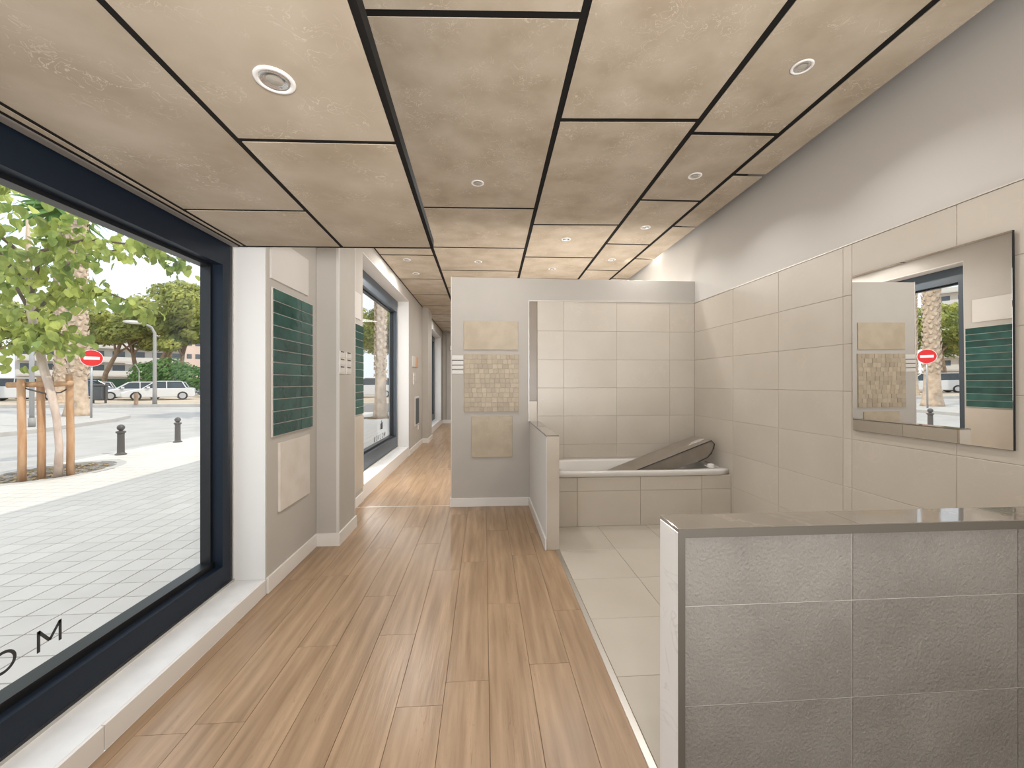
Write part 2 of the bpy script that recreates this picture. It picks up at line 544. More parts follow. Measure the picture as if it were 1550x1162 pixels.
# sills: white slabs with an upright front
sill = bmesh.new()
sill1 = thing('trim_3', None, None)
sill1['kind'] = 'structure'
for a, b in ((-2.6, 1.598), (1.602, 2.711)):
    box('sill_front', (XL - 0.012, XL + 0.002, a, b, 0.0, 0.0965), SKIRT, sill1, bevel=0.002)
box('sill_slab', (-1.655, XL - 0.013, -2.6, 2.711, 0.066, 0.096), SILL, sill1, bevel=0.003)
for n, (a, b) in ((4, (4.803, 7.673)), (5, (10.357, 13.343))):
    s = thing('trim_%d' % n, None, None)
    s['kind'] = 'structure'
    box('sill_slab', (-1.655, XL - 0.013, a, b, 0.14, 0.172), SILL, s, bevel=0.003)
    box('sill_front', (XL - 0.012, XL + 0.002, a, b, 0.0, 0.1725), SKIRT, s, bevel=0.002)


def window(n, y0, y1, z0, z1, fw, glass_z0, glass_z1, gy0, gy1, mat, mull=None):
    w = thing('window_%d' % n, None, None)
    w['kind'] = 'structure'
    bm = bmesh.new()
    bx(bm, XF - 0.075, XF, y0, y1, z0, glass_z0 - 0.035)
    bx(bm, XF - 0.075, XF, y0, y1, glass_z1 + 0.02, z1)
    bx(bm, XF - 0.075, XF, y0, gy0 - 0.02, glass_z0 - 0.035, glass_z1 + 0.02)
    bx(bm, XF - 0.075, XF, gy1 + 0.02, y1, glass_z0 - 0.035, glass_z1 + 0.02)
    if mull:
        bx(bm, XF - 0.075, XF, mull - 0.05, mull + 0.05, glass_z0 - 0.035, glass_z1 + 0.02)
    finish('window_frame', bm, mat, w)
    bm = bmesh.new()
    bx(bm, XF - 0.12, XF - 0.045, gy0 - 0.02, gy1 + 0.02, glass_z0 - 0.036, glass_z0)
    bx(bm, XF - 0.12, XF - 0.060, gy0 - 0.02, gy1 + 0.02, glass_z1, glass_z1 + 0.021)
    bx(bm, XF - 0.12, XF - 0.060, gy0 - 0.02, gy0, glass_z0, glass_z1)
    bx(bm, XF - 0.12, XF - 0.060, gy1, gy1 + 0.02, glass_z0, glass_z1)
    finish('glazing_bead', bm, BLACKF, w)
    box('glass_pane', (XF - 0.086, XF - 0.080, gy0 - 0.01, gy1 + 0.01, glass_z0 - 0.01, glass_z1 + 0.01), GLASS, w)
    bm = bmesh.new()
    bx(bm, XF, XF + 0.018, y0, y1, z0 - 0.002, z0 + 0.014)
    bx(bm, XF, XF + 0.012, y1 - 0.012, y1 - 0.001, z0, z1)
    finish('edge_trim', bm, ALU, w)
    return w


window(1, -2.55, 2.709, 0.097, 2.25, 0.18, 0.262, 2.083, -2.35, 2.60, NAVY)
window(2, 4.806, 7.670, 0.174, 2.885, 0.10, 0.41, 2.66, 5.04, 7.575, GREYF)
window(3, 10.36, 13.34, 0.174, 2.835, 0.10, 0.41, 2.66, 10.46, 13.24, GREYF)

# baseboards
for y0, y1 in ((2.717, 3.476), (3.941, 4.80), (7.68, 9.286), (9.964, 10.35), (13.35, 13.8)):
    box('baseboard_left', (XL - 0.002, XL + 0.014, y0, y1, 0, 0.105), SKIRT, bevel=0.003, kind='structure')
for y0, y1, xc in ((3.49, 3.927, -1.225), (9.30, 9.95, -1.275)):
    bm = bmesh.new()
    bx(bm, XL, xc + 0.014, y0 - 0.014, y0, 0, 0.105)
    bx(bm, xc, xc + 0.014, y0 + 0.0002, y1 - 0.0002, 0, 0.105)
    bx(bm, XL, xc + 0.014, y1, y1 + 0.014, 0, 0.105)
    finish('baseboard_column', bm, SKIRT, kind='structure')

# ---------------------------------------------------------------- right wall, back walls, roof
XR = 2.42
wall_right = box('wall_right', (XR, XR + 0.25, -2.75, 13.95, -0.05, 3.45), SLABW, kind='structure')
box('grout_bed', (XR - 0.007, XR, -2.6, 4.48, -0.004, 2.281), GROUT, wall_right)
ry = [4.473, 3.756, 3.151, 2.554, 2.488, 1.90, 1.31, 0.72, 0.13, -0.46, -1.05, -1.64, -2.23, -2.6]
rz = [0.0, 0.04, 0.36, 0.676, 0.997, 1.311, 1.627, 1.948, 2.281]
tiles(wall_right, '-x', XR - 0.007, ry, rz, BTILE, 0.003, 0.003)
wall_far = bmesh.new()
bx(wall_far, -1.78, XR + 0.25, 13.8, 13.95, -0.05, 3.45)
wall_far = finish('wall_far', wall_far, WALL, kind='structure')
box('wall_panel', (-1.40, -1.30, 13.78, 13.80, 0.12, 3.0), WALL, wall_far)
box('wall_panel', (-1.27, -0.97, 13.76, 13.80, 0.12, 3.0), WALL, wall_far)
box('baseboard_far', (-1.40, XR, 13.75, 13.76, 0, 0.12), SKIRT, kind='structure')
# unseen back wall; its wide opening is added to let sky light in
wb = bmesh.new()
bx(wb, -1.78, -1.2, -2.75, -2.6, -0.05, 3.45)
bx(wb, 2.2, XR + 0.25, -2.75, -2.6, -0.05, 3.45)
bx(wb, -1.2, 2.2, -2.75, -2.6, 2.6, 3.45)
bx(wb, -1.2, 2.2, -2.75, -2.6, -0.05, 0.1)
finish('wall_back', wb, WALL, kind='structure')
# roof over the shop: the storey above shades the pavement
box('roof_slab', (-1.86, 8.0, -8.0, 20.0, 3.45, 4.0), SLABW, kind='structure')
# facade outside
box('wall_front', (-1.85, -1.79, -8.0, -2.75, -0.05, 3.45), FACB, kind='structure')

# ---------------------------------------------------------------- partition with tiled bath wall
part = box('wall_partition', (-0.363, XR, 4.48, 4.60, 0.0, 2.535), WALL, kind='structure', bevel=0.003)
box('edge_trim', (-0.3665, -0.357, 4.4765, 4.486, 0.0, 2.538), SLABW, part)
box('baseboard_partition', (-0.366, 0.503, 4.468, 4.481, 0, 0.095), SKIRT, bevel=0.003, kind='structure')
box('baseboard_partition', (-0.376, -0.363, 4.468, 4.61, 0, 0.095), SKIRT, bevel=0.003, kind='structure')
box('grout_bed', (0.592, XR - 0.01, 4.473, 4.48, 0.0, 2.281), GROUT, part)
tiles(part, '-y', 4.473, [0.594, 0.89, 1.496, 2.114, 2.41], [0.0, 0.36, 0.525, 0.676, 0.997, 1.311, 1.627, 1.948, 2.281], BTILE, 0.003, 0.003)
tile('polished_strip', '-y', (0.546, 4.48, 1.72), 0.086, 1.108, 0.008, POLD, part)
tile('polished_strip', '-y', (0.546, 4.48, 1.05), 0.086, 0.224, 0.008, BTILE, part)
box('tile_trim', (0.495, 0.501, 4.468, 4.481, 0.94, 2.287), CHROME, part)
box('tile_trim', (0.494, XR - 0.008, 4.466, 4.481, 2.281, 2.288), CHROME, part)
box('tile_trim', (XR - 0.014, XR + 0.001, -2.6, 4.479, 2.281, 2.288), CHROME, wall_right)

# low wall beside the bath
low = box('wall_low', (0.512, 0.605, 3.28, 4.48, 0, 0.93), WALL, kind='structure')
low_paint = box('painted_face', (0.507, 0.512, 3.276, 4.479, 0.0, 0.927), WHITE, low)
tile('polished_end', '-y', (0.563, 3.28, 0.465), 0.102, 0.93, 0.010, POLB, low)
tile('polished_top', '+z', (0.559, 3.875, 0.93), 0.106, 1.21, 0.010, POL, low)
box('grout_bed', (0.605, 0.609, 3.28, 4.48, 0, 0.93), GROUT, low)
tiles(low, '+x', 0.609, [3.29, 3.756, 4.47], [0.0, 0.36, 0.676, 0.928], BTILE, 0.003, 0.005)
box('baseboard_low', (0.494, 0.508, 3.262, 4.478, 0, 0.095), SKIRT, bevel=0.003, kind='structure')

# half wall in the foreground
half = box('wall_half', (0.596, XR - 0.01, 1.200, 1.293, 0, 0.918), GROUT, kind='structure')
tile('polished_end', '-x', (0.596, 1.2415, 0.4585), 0.127, 0.917, 0.012, POLW, half)
for a, b in ((0.584, 1.165), (1.167, 1.765), (1.767, XR - 0.011)):
    tile('polished_top', '+z', ((a + b) / 2, 1.2415, 0.918), b - a, 0.127, 0.012, POL, half)
bm = bmesh.new()
bx(bm, 0.5835, XR - 0.012, 1.174, 1.1785, 0.902, 0.9285)
bx(bm, 0.604, XR - 0.012, 1.178, 1.2, 0.902, 0.9178)
bx(bm, 0.5835, 0.604, 1.174, 1.1785, 0, 0.902)
bx(bm, 0.597, 0.604, 1.178, 1.2, 0, 0.9178)
finish('edge_profile', bm, PROF, half)
box('grout_bed', (0.604, XR - 0.012, 1.194, 1.2, 0, 0.902), GROUTL, half)
tiles(half, '-y', 1.194, [0.606, 1.156, 1.728, 2.30, XR - 0.012], [0.0, 0.072, 0.379, 0.685, 0.900], GREYT, 0.0028, 0.003)
box('grout_bed', (0.60, XR - 0.012, 1.293, 1.296, 0, 0.91), GROUT, half)
tiles(half, '+y', 1.296, [0.60, 1.156, 1.76, XR - 0.012], [0.0, 0.3, 0.6, 0.915], BTILE, 0.003, 0.003)


# ---------------------------------------------------------------- ceiling
def lin(a, b):
    return lambda y: a + b * y


def pan(name, x0, x1, ya0, ya1, yb0, yb1, z, d, g, mat, parent):
    """ceiling panel between lines x0(y), x1(y); near edge ya0..ya1, far edge yb0..yb1"""
    pts = [(x0(ya0) + g, ya0 + g), (x1(ya1) - g, ya1 + g), (x1(yb1) - g, yb1 - g), (x0(yb0) + g, yb0 - g)]
    bm = bmesh.new()
    prism(bm, pts, 'z', z, z + d)
    return finish(name, bm, mat, parent)


ceiling = bpy.data.objects.new('ceiling', None)
ceiling['kind'] = 'structure'
COL.objects.link(ceiling)
H2 = 3.08
box('joint_backing', (-1.405, 2.17, -2.6, 13.8, H2 + 0.004, H2 + 0.05), JOINT, ceiling)
LW, L1, L2, L3, L4, LE = lin(-1.405, 0), lin(-0.625, -0.007), lin(0.428, 0.0199), lin(1.312, 0.0365), lin(1.997, 0.0126), lin(2.267, 0.019)
cols = [
    (LW, L1, [(-2.6, -2.6), (-1.4, -1.42), (-.3, -.32), (.8, .78), (1.9, 1.88), (3.0, 2.98), (4.2, 4.18), (5.5, 5.48), (6.76, 6.73), (7.948, 7.91), (9.07, 9.06), (10.2, 10.16), (11.4, 11.38), (12.6, 12.58), (13.8, 13.8)]),
    (L1, L2, [(-2.6, -2.6), (-1.3, -1.35), (-0.2, -0.26), (1.911, 1.853), (3.988, 3.942), (5.146, 5.115), (6.194, 6.165), (7.3, 7.27), (8.4, 8.38), (9.5, 9.48), (10.7, 10.68), (12.0, 11.98), (13.8, 13.8)]),
    (L2, L3, [(-2.6, -2.6), (-0.9, -0.95), (0.85, 0.79), (2.599, 2.542), (4.338, 4.287), (5.465, 5.432), (6.6, 6.57), (7.8, 7.78), (9.0, 8.98), (10.4, 10.38), (12.0, 11.98), (13.8, 13.8)]),
    (L3, L4, [(-2.6, -2.6), (-1.6, -1.63), (-0.55, -0.58), (0.5, 0.47), (2.675, 2.65), (3.685, 3.673), (4.876, 4.876), (6.031, 6.035), (7.2, 7.2), (8.4, 8.4), (10, 10), (12, 12), (13.8, 13.8)]),
    (L4, LE, [(-2.6, -2.6), (-1.2, -1.2), (-0.1, -0.1), (1.0, 1.0), (3.184, 3.179), (4.28, 4.285), (5.44, 5.445), (6.5, 6.5), (7.6, 7.6), (9.2, 9.2), (11, 11), (13.8, 13.8)]),
]
for a, b, js in cols:
    for (p0, p1), (q0, q1) in zip(js, js[1:]):
        gg = 0.020
        pan('ceiling_panel', a, b, p0, p1, q0, q1, H2, 0.0038, gg, CEIL, ceiling)
# lower floating raft by the first window
H1 = 2.24
raft = bpy.data.objects.new('ceiling_raft', None)
raft['kind'] = 'structure'
COL.objects.link(raft)
RA, RB, RC, RD = lin(-1.555, 0), lin(-1.490, -0.011), lin(-0.849, -0.0238), lin(-0.281, -0.0205)
bm = bmesh.new()
prism(bm, [(-1.600, -2.55), (-0.22, -2.55), (RD(2.638) + 0.007, 2.636), (-1.600, 2.690)], 'z', H1 + 0.003, H1 + 0.05)
finish('joint_backing', bm, JOINT, raft)
bm = bmesh.new()
prism(bm, [(-1.600, 2.684), (RD(2.638) + 0.007, 2.632), (RD(2.638) + 0.007, 2.642), (-1.600, 2.694)], 'z', H1 - 0.002, H1 + 0.05)
prism(bm, [(RD(-2.55) - 0.004, -2.55), (RD(-2.55) + 0.010, -2.55), (RD(2.636) + 0.009, 2.636), (RD(2.636) - 0.005, 2.636)], 'z', H1 + 0.002, H1 + 0.05)
finish('edge_trim', bm, JOINT, raft)
box('edge_channel', (-1.603, -1.566, -2.55, 2.692, H1 - 0.004, H1 + 0.008), CHANNEL, raft)
for a, b, js in ((RA, RB, [(-2.55, -2.55), (-.5, -.5), (2.686, 2.684)]),
                 (RB, RC, [(-2.55, -2.55), (-1.1, -1.12), (0.98, 0.96), (2.136, 2.115), (2.682, 2.662)]),
                 (RC, RD, [(-2.55, -2.55), (-0.65, -0.67), (0.42, 0.40), (1.51, 1.492), (2.660, 2.634)])):
    for (p0, p1), (q0, q1) in zip(js, js[1:]):
        pan('ceiling_panel', a, b, p0, p1, q0, q1, H1, 0.0028, 0.0115, CEIL, raft)
for x, y in ((-1.3, -1.8), (-0.6, -1.8), (-1.3, 1.0), (-0.6, 1.0), (-1.3, 2.3), (-0.6, 2.3)):
    bm = bmesh.new()
    tube(bm, [(x, y, H1 + 0.05), (x, y, H2 + 0.012)], 0.006, 8)
    finish('hanger_rod', bm, ALU, raft, smooth=True)


# ---------------------------------------------------------------- downlights
DOWN_W = 14.0


def downlight(x, y, z, label, r=0.055):
    t = thing('downlight', label, 'downlight', (x, y, z), 'recessed ceiling downlights')
    bm = bmesh.new()
    lathe(bm, [(r * 0.74, z), (r, z), (r, z - 0.003), (r * 0.94, z - 0.005), (r * 0.78, z - 0.005), (r * 0.72, z - 0.001), (r * 0.70, z)], x, y, 32)
    finish('ring', bm, LAMPW, t, smooth=True)
    bm = bmesh.new()
    lathe(bm, [(r * 0.74, z - 0.002), (r * 0.68, z - 0.0045), (r * 0.58, z - 0.004), (r * 0.55, z - 0.001), (r * 0.46, z - 0.003), (r * 0.42, z - 0.0005)], x, y, 32)
    finish('reflector', bm, LAMPR, t, smooth=True)
    bm = bmesh.new()
    lathe(bm, [(0.0001, z - 0.0018), (r * 0.40, z - 0.0012), (r * 0.44, z - 0.0004)], x, y, 24)
    finish('lens', bm, LAMPG, t, smooth=True)
    l = bpy.data.lights.new('downlight_fill', 'AREA')  # light added as room fill; the fixtures themselves look switched off
    l.shape = 'DISK'
    l.size = 0.09
    l.energy = DOWN_W * (0.42 if x > 1.5 else 1.0)
    l.spread = R(125 if x > 1.5 else 180)
    l.color = (1.0, 0.985, 0.96)
    o = bpy.data.objects.new('downlight_fill', l)
    o.location = (0, 0, -0.007)
    o.parent = t
    COL.objects.link(o)


for x, y, z, lb in (
        (-0.601, 1.203, H1, 'large white downlight in the low ceiling raft beside the first window'),
        (-0.056, 3.466, H2, 'white downlight in the double length ceiling panel before the grey partition'),
        (1.717, 2.069, H2, 'white downlight above the foreground half wall, nearest of the row beside the right wall'),
        (1.739, 3.221, H2, 'second white downlight of the row beside the right wall'),
        (1.772, 4.327, H2, 'third white downlight of the row beside the right wall, over the bath'),
        (1.771, 5.499, H2, 'fourth white downlight of the row beside the right wall, just past the partition'),
        (0.976, 4.751, H2, 'white downlight over the partition, middle of the ceiling near the bath'),
        (1.019, 6.00, H2, 'small far downlight seen low over the partition top, right of centre'),
        (-0.083, 5.719, H2, 'white downlight over the corridor, just above the partition top'),
        (-1.072, 5.695, H2, 'white downlight over the second window, nearer of two'),
        (-1.065, 6.40, H2, 'white downlight over the second window, farther of two'),
        (1.70, 0.60, H2, 'added fill downlight in the ceiling just outside the upper right frame corner'),  # from here on: unseen downlights put in for more light
        (0.0, -0.9, H2, 'added fill downlight in the ceiling behind the viewpoint'),
        (-0.1, 8.6, H2, 'added fill downlight at the far end of the corridor ceiling'),
        (-0.9, 10.9, H2, 'added fill downlight beside the third window in the corridor ceiling'),
        (0.3, 12.4, H2, 'added fill downlight just before the far end wall')):
    downlight(x, y, z, lb)

# ---------------------------------------------------------------- sample boards on the left wall
def board(name, axis, plane, u0, u1, z0, z1, mat, label, d=0.012, cat='sample board', grp=None):
    c = ((u0 + u1) / 2, plane, (z0 + z1) / 2) if axis == '-y' else (plane, (u0 + u1) / 2, (z0 + z1) / 2)
    o = tile(name, axis, c, u1 - u0, z1 - z0, d, mat, None, 0.002)
    return tag(o, label, cat, grp)


def green_board(y0, y1, z0, z1, cut, label):
    t = thing('tile_board', label, 'sample board', (XL, (y0 + y1) / 2, z0), 'glazed tile boards on the window wall')
    box('backing', (XL + 0.0015, XL + 0.012, y0, y1, z0, z1), GROUTL, t)
    n = 12
    h = (z1 - z0 - 0.008) / n
    for k in range(n):
        zc = z0 + 0.004 + (k + 0.5) * h
        for a, b in ((y0 + 0.006, cut), (cut, y1 - 0.003)):
            tile('glazed_tile', '+x', (XL + 0.012, (a + b) / 2, zc), b - a - 0.005, h - 0.006, 0.007, GREEN, t)


board('sample_board', '+x', XL, 2.757, 3.323, 2.06, 2.348, BOARDW, 'glossy white board above the nearer green tiles', 0.012)
green_board(2.772, 3.388, 1.008, 2.005, 3.18, 'board of dark green glazed tiles beside the nearer white window reveal')
board('sample_board', '+x', XL, 2.865, 3.335, 0.485, 0.958, BOARDM, 'veined off-white board below the nearer green tiles', 0.016)
board('sample_board', '+x', XL, 4.30, 4.70, 2.08, 2.368, BOARDW, 'white board high on the wall strip behind the column', 0.012)
green_board(4.17, 4.775, 1.010, 2.02, 4.30, 'board of green glazed tiles on the strip between column and second window')
board('sample_board', '+x', XL, 4.20, 4.79, 0.165, 0.998, BOARDC, 'tall cream board under the farther green tiles', 0.014)


def holder(axis, plane, u0, u1, z0, z1, label, n, vertical=False):
    uc = (u0 + u1) / 2
    loc = (uc, plane, z0) if axis == '-y' else (plane, uc, z0)
    t = thing('tag_holder', label, 'tag holder', loc, 'price tag holders')
    c = (uc, plane, (z0 + z1) / 2) if axis == '-y' else (plane, uc, (z0 + z1) / 2)
    tile('plate', axis, c, u1 - u0, z1 - z0, 0.006, PLATE, t)
    h = (z1 - z0) / n
    s = -1 if axis == '-y' else 1
    for k in range(n):
        zc = z0 + (k + 0.5) * h
        cc = (uc, plane - 0.006, zc) if axis == '-y' else (plane + 0.006, uc, zc)
        tile('tag', axis, cc, (u1 - u0) * 0.94, h * 0.62, 0.003, PLATE, t)
        if k < n - 1 or vertical:
            cc = (uc, plane - 0.006, z0 + (k + 1) * h - 0.004) if axis == '-y' else (plane + 0.006, uc, z0 + (k + 1) * h - 0.004)
            tile('slot', axis, cc, (u1 - u0) * (0.98 if not vertical else 0.6), h * 0.16, 0.004, SLOTB, t)


holder('+x', -1.225, 3.50, 3.63, 1.445, 1.64, 'pale holder of tags on the column side, nearer of the pair', 3, True)
holder('+x', -1.225, 3.665, 3.80, 1.445, 1.64, 'pale holder of tags on the column side, farther of the pair', 3, True)
holder('-y', 4.48, -0.356, -0.228, 1.465, 1.672, 'pale tag holder on the left edge of the grey partition', 4)

# boards on the partition
board('sample_board', '-y', 4.48, -0.224, 0.376, 1.735, 2.052, BOARDB, 'sand stone board topmost on the grey partition', 0.014, grp='sand boards on the partition')
t = thing('mosaic_board', 'square board of small sand coloured mosaic chips on the grey partition', 'sample board', (0.082, 4.48, 1.05), 'sand boards on the partition')
box('backing', (-0.222, 0.384, 4.468, 4.48, 1.048, 1.684), BOARDB, t)
nx, nzr = 11, 12
rnd = random.Random(3)
for j in range(nzr):
    z0 = 1.050 + j * 0.0526
    x = -0.220
    while x < 0.381:
        w = min(rnd.choice((0.042, 0.054, 0.054, 0.066)), 0.382 - x)
        if 0.382 - x - w < 0.03:
            w = 0.382 - x
        tile('mosaic_chip', '-y', (x + w / 2, 4.468, z0 + 0.0263), w - 0.002, 0.0506 - (0.004 if j == 5 else 0), rnd.choice((0.003, 0.0045, 0.006)), MOS, t, 0.001)
        x += w
board('sample_board', '-y', 4.48, -0.138, 0.312, 0.545, 0.998, BOARDB, 'lowest sand stone board on the grey partition', 0.014, grp='sand boards on the partition')

# mirror
t = thing('mirror', 'frameless rectangular mirror on the tiled right wall', 'mirror', (XR - 0.012, 2.067, 1.06))
box('backing', (XR - 0.022, XR - 0.012, 1.668, 2.467, 1.061, 2.063), BLACKF, t)
tile('glass', '-x', (XR - 0.022, 2.0675, 1.562), 0.797, 1.000, 0.0015, MIRROR, t, 0.0003)
t.rotation_euler = (0, -0.0065, 0)

# ---------------------------------------------------------------- bathtub
t = thing('bathtub', 'white built-in bathtub behind a beige tiled apron', 'bathtub', (1.5, 4.14, 0))
ap = box('apron', (0.612, XR - 0.011, 3.79, 3.84, 0, 0.468), GROUT, t)
for (a, b) in ((0.615, 0.884), (0.884, 1.5), (1.5, 2.112), (2.112, XR - 0.011)):
    for (c, d) in ((0.0, 0.335), (0.335, 0.468)):
        tile('tile', '-y', ((a + b) / 2, 3.79, (c + d) / 2), b - a - 0.003, d - c - 0.003, 0.007, BTILE, ap)
bm = bmesh.new()
N = 48
cx0, cy0 = 1.510, 4.118


def loop(ax, ay, e, z, ox=0.0):
    vs = []
    for k in range(N):
        a = 2 * math.pi * (k + 0.5) / N
        c, s = math.cos(a), math.sin(a)
        r = (abs(c) ** e + abs(s) ** e) ** (-1 / e)
        vs.append(bm.verts.new((cx0 + ox + ax * c * r, cy0 + ay * s * r, z)))
    return vs


lps = [loop(0.889, 0.338, 40, 0.470), loop(0.892, 0.345, 40, 0.474), loop(0.892, 0.345, 40, 0.512), loop(0.885, 0.339, 40, 0.520),
       loop(0.80, 0.270, 5, 0.517), loop(0.785, 0.257, 4.5, 0.505), loop(0.74, 0.235, 4, 0.35), loop(0.66, 0.20, 3.5, 0.17), loop(0.56, 0.16, 3, 0.13)]
for A, B in zip(lps, lps[1:]):
    for k in range(N):
        bm.faces.new((A[k], A[(k + 1) % N], B[(k + 1) % N], B[k]))
bm.faces.new(lps[-1])
finish('tub', bm, TUBM, t, smooth=False)
t.children[-1].data.shade_smooth() if hasattr(t.children[-1].data, 'shade_smooth') else None

# taupe padded case leaning in the tub
t = thing('padded_case', 'long taupe case with dark edges leaning in the bathtub', 'case', (2.30, 4.12, 0.70))
ang = R(20.5)


def case_pt(s, q):
    # s back along the case from its high end, q down from the top surface
    return (2.305 - s * math.cos(ang) - q * math.sin(ang), 0.782 - s * math.sin(ang) + q * math.cos(ang) * -1)


prof = [(-0.005, 0.012), (0.0, 0.0), (1.18, 0.0), (1.18, 0.05), (1.0, 0.10), (0.5, 0.135), (0.2, 0.155), (0.10, 0.150), (0.045, 0.125), (0.005, 0.085), (-0.018, 0.05)]


def cp(s, q):
    x = 2.305 - s * math.cos(ang) + q * math.sin(ang)
    z = 0.785 - s * math.sin(ang) - q * math.cos(ang)
    return (x, z)


bm = bmesh.new()
prism(bm, [cp(*p) for p in prof], 'y', 3.955, 4.305)
finish('body', bm, CASE, t, bevel=0.006)
bm = bmesh.new()
path = [(cp(s, q)[0], 3.953, cp(s, q)[1]) for s, q in [(1.17, 0.004), (0.6, 0.004), (0.0, 0.004), (-0.019, 0.05), (0.004, 0.086), (0.044, 0.127), (0.10, 0.152), (0.2, 0.157)]]
tube(bm, path, 0.005, 6)
finish('edge_band', bm, CASEE, t, smooth=True)
bm = bmesh.new()
prism(bm, [(cp(0.06, 0)[0], 4.03), (cp(0.0, 0)[0] - 0.01, 4.05), (cp(0.0, 0)[0] - 0.03, 4.12), (cp(0.14, 0)[0], 4.11), (cp(0.2, 0)[0], 4.05)], 'z', 0, 0.002)
for v in bm.verts:
    s = (2.305 - v.co.x) / math.cos(ang)
    v.co.z += cp(s, -0.0015)[1]
finish('label_patch', bm, SILVER, t)

# small white fitting on the tub rim corner
t = thing('tub_fitting', 'small white fitting on the far right rim of the bathtub', 'fitting', (2.30, 3.93, 0.52))
bm = bmesh.new()
lathe(bm, [(0.0001, 0.56), (0.028, 0.556), (0.036, 0.54), (0.038, 0.5215)], 2.27, 3.90, 16)
finish('cap', bm, TUBM, t, smooth=True)
box('base', (2.235, 2.34, 3.88, 3.98, 0.5215, 0.530), TUBM, t, bevel=0.003)

# ---------------------------------------------------------------- small fittings on the far left wall
t = thing('finish_sample', 'white and wood sample card beyond the second window', 'sample card', (XL, 8.35, 1.69))
tile('white_half', '+x', (XL, 8.15, 1.79), 0.30, 0.21, 0.02, BOARDW, t)
tile('wood_half', '+x', (XL, 8.47, 1.79), 0.30, 0.21, 0.02, STAKE, t)
t = thing('switch_strip', 'upright strip of three white switches beyond the second window', 'switch', (XL, 8.15, 1.33))
tile('plate', '+x', (XL, 8.15, 1.45), 0.09, 0.24, 0.008, PLATE, t)
for k in range(3):
    tile('switch', '+x', (XL + 0.008, 8.15, 1.375 + k * 0.075), 0.06, 0.055, 0.006, LAMPW, t)
t = thing('thermostat', 'pale square controller plate right of the switch strip', 'controller', (XL, 8.47, 1.38))
tile('plate', '+x', (XL, 8.47, 1.48), 0.16, 0.18, 0.012, WALL, t)
t = thing('fuse_cabinet', 'grey metal cabinet door low on the wall beyond the second window', 'cabinet', (XL, 8.55, 0.5))
tile('door_frame', '+x', (XL, 8.55, 0.78), 0.48, 0.60, 0.012, PLATE, t)
tile('door', '+x', (XL + 0.012, 8.55, 0.78), 0.40, 0.53, 0.006, GREYF, t)
t = thing('wall_socket', 'small white socket under the grey cabinet', 'socket', (XL, 8.72, 0.36))
tile('plate', '+x', (XL, 8.72, 0.42), 0.09, 0.09, 0.01, LAMPW, t)
t = thing('alarm_box', 'small white box high on the far end wall', 'alarm', (-1.08, 13.76, 2.45))
box('housing', (-1.16, -1.0, 13.70, 13.76, 2.45, 2.62), LAMPW, t, bevel=0.01)


# ---------------------------------------------------------------- vinyl lettering on the glass
def letter(name, polys, mat, parent, y0, z0, sc_, xg):
    bm = bmesh.new()
    for pl in polys:
        prism(bm, [(y0 + p[0] * sc_, z0 + p[1] * sc_) for p in pl], 'x', xg, xg + 0.0012)
    return finish(name, bm, mat, parent)


def ring_polys(w, h, s, n=28):
    out = []
    for k in range(n):
        a, b = 2 * math.pi * k / n, 2 * math.pi * (k + 1) / n
        o = lambda t, d: (w / 2 + (w / 2 - d) * math.cos(t), h / 2 + (h / 2 - d) * math.sin(t))
        out.append([o(a, 0), o(b, 0), o(b, s), o(a, s)])
    return out


def strokes(segs, s):
    out = []
    for (x0, y0), (x1, y1) in segs:
        d = Vector((x1 - x0, y1 - y0)).normalized()
        n = Vector((-d.y, d.x)) * s / 2
        out.append([(x0 - n.x, y0 - n.y), (x1 - n.x, y1 - n.y), (x1 + n.x, y1 + n.y), (x0 + n.x, y0 + n.y)])
    return out


XG = XF - 0.0795
t = thing('window_lettering', 'dark letters OM low on the big front window glass', 'lettering', (XG, 1.55, 0.34))
letter('letter', ring_polys(1.05, 1.0, 0.13), LETTER, t, 1.502, 0.338, 0.082, XG)
letter('letter', strokes([((0.07, 0), (0.07, 1)), ((0.07, 0.97), (0.55, 0.30)), ((0.55, 0.30), (1.03, 0.97)), ((1.03, 1), (1.03, 0))], 0.135), LETTER, t, 1.655, 0.338, 0.082, XG)
t = thing('window_logo', 'small grey logo over faint lettering on the second window', 'lettering', (XG, 6.4, 0.44))
bm = bmesh.new()
prism(bm, [(6.75, 0.60), (6.89, 0.60), (6.89, 0.71), (6.84, 0.71), (6.84, 0.745), (6.81, 0.745), (6.81, 0.71), (6.78, 0.69), (6.75, 0.70)], 'x', XG, XG + 0.0012)
finish('emblem', bm, LETTER, t)
s_ = 0.085
gl = {'N': strokes([((.07, 0), (.07, 1)), ((.07, 0), (.7, 1)), ((.7, 1), (.7, 0))], .13), 'O': ring_polys(.95, 1, .13),
      'V': strokes([((0, 1), (.4, 0)), ((.4, 0), (.8, 1))], .13), 'L': strokes([((.5, 0), (.5, 1)), ((0, .06), (.5, .06))], .13),
      'M': strokes([((0.07, 0), (0.07, 1)), ((0.07, 0.97), (0.5, 0.30)), ((0.5, 0.30), (0.93, 0.97)), ((0.93, 1), (0.93, 0))], .13)}
yy = 6.36
for chh in 'NOVLOM':
    letter('letter', gl[chh], LETTER, t, yy, 0.445, s_, XG)
    yy += 0.125

# ---------------------------------------------------------------- outdoors: ground
sidewalk = box('sidewalk', (-7.5, -1.80, -8, 26.5, -0.30, -0.062), PGAP, kind='structure')


def in_pit(x, y):
    return ((x + 6.86) / 0.66) ** 2 + ((y - 6.95) / 0.90) ** 2 < 1.0


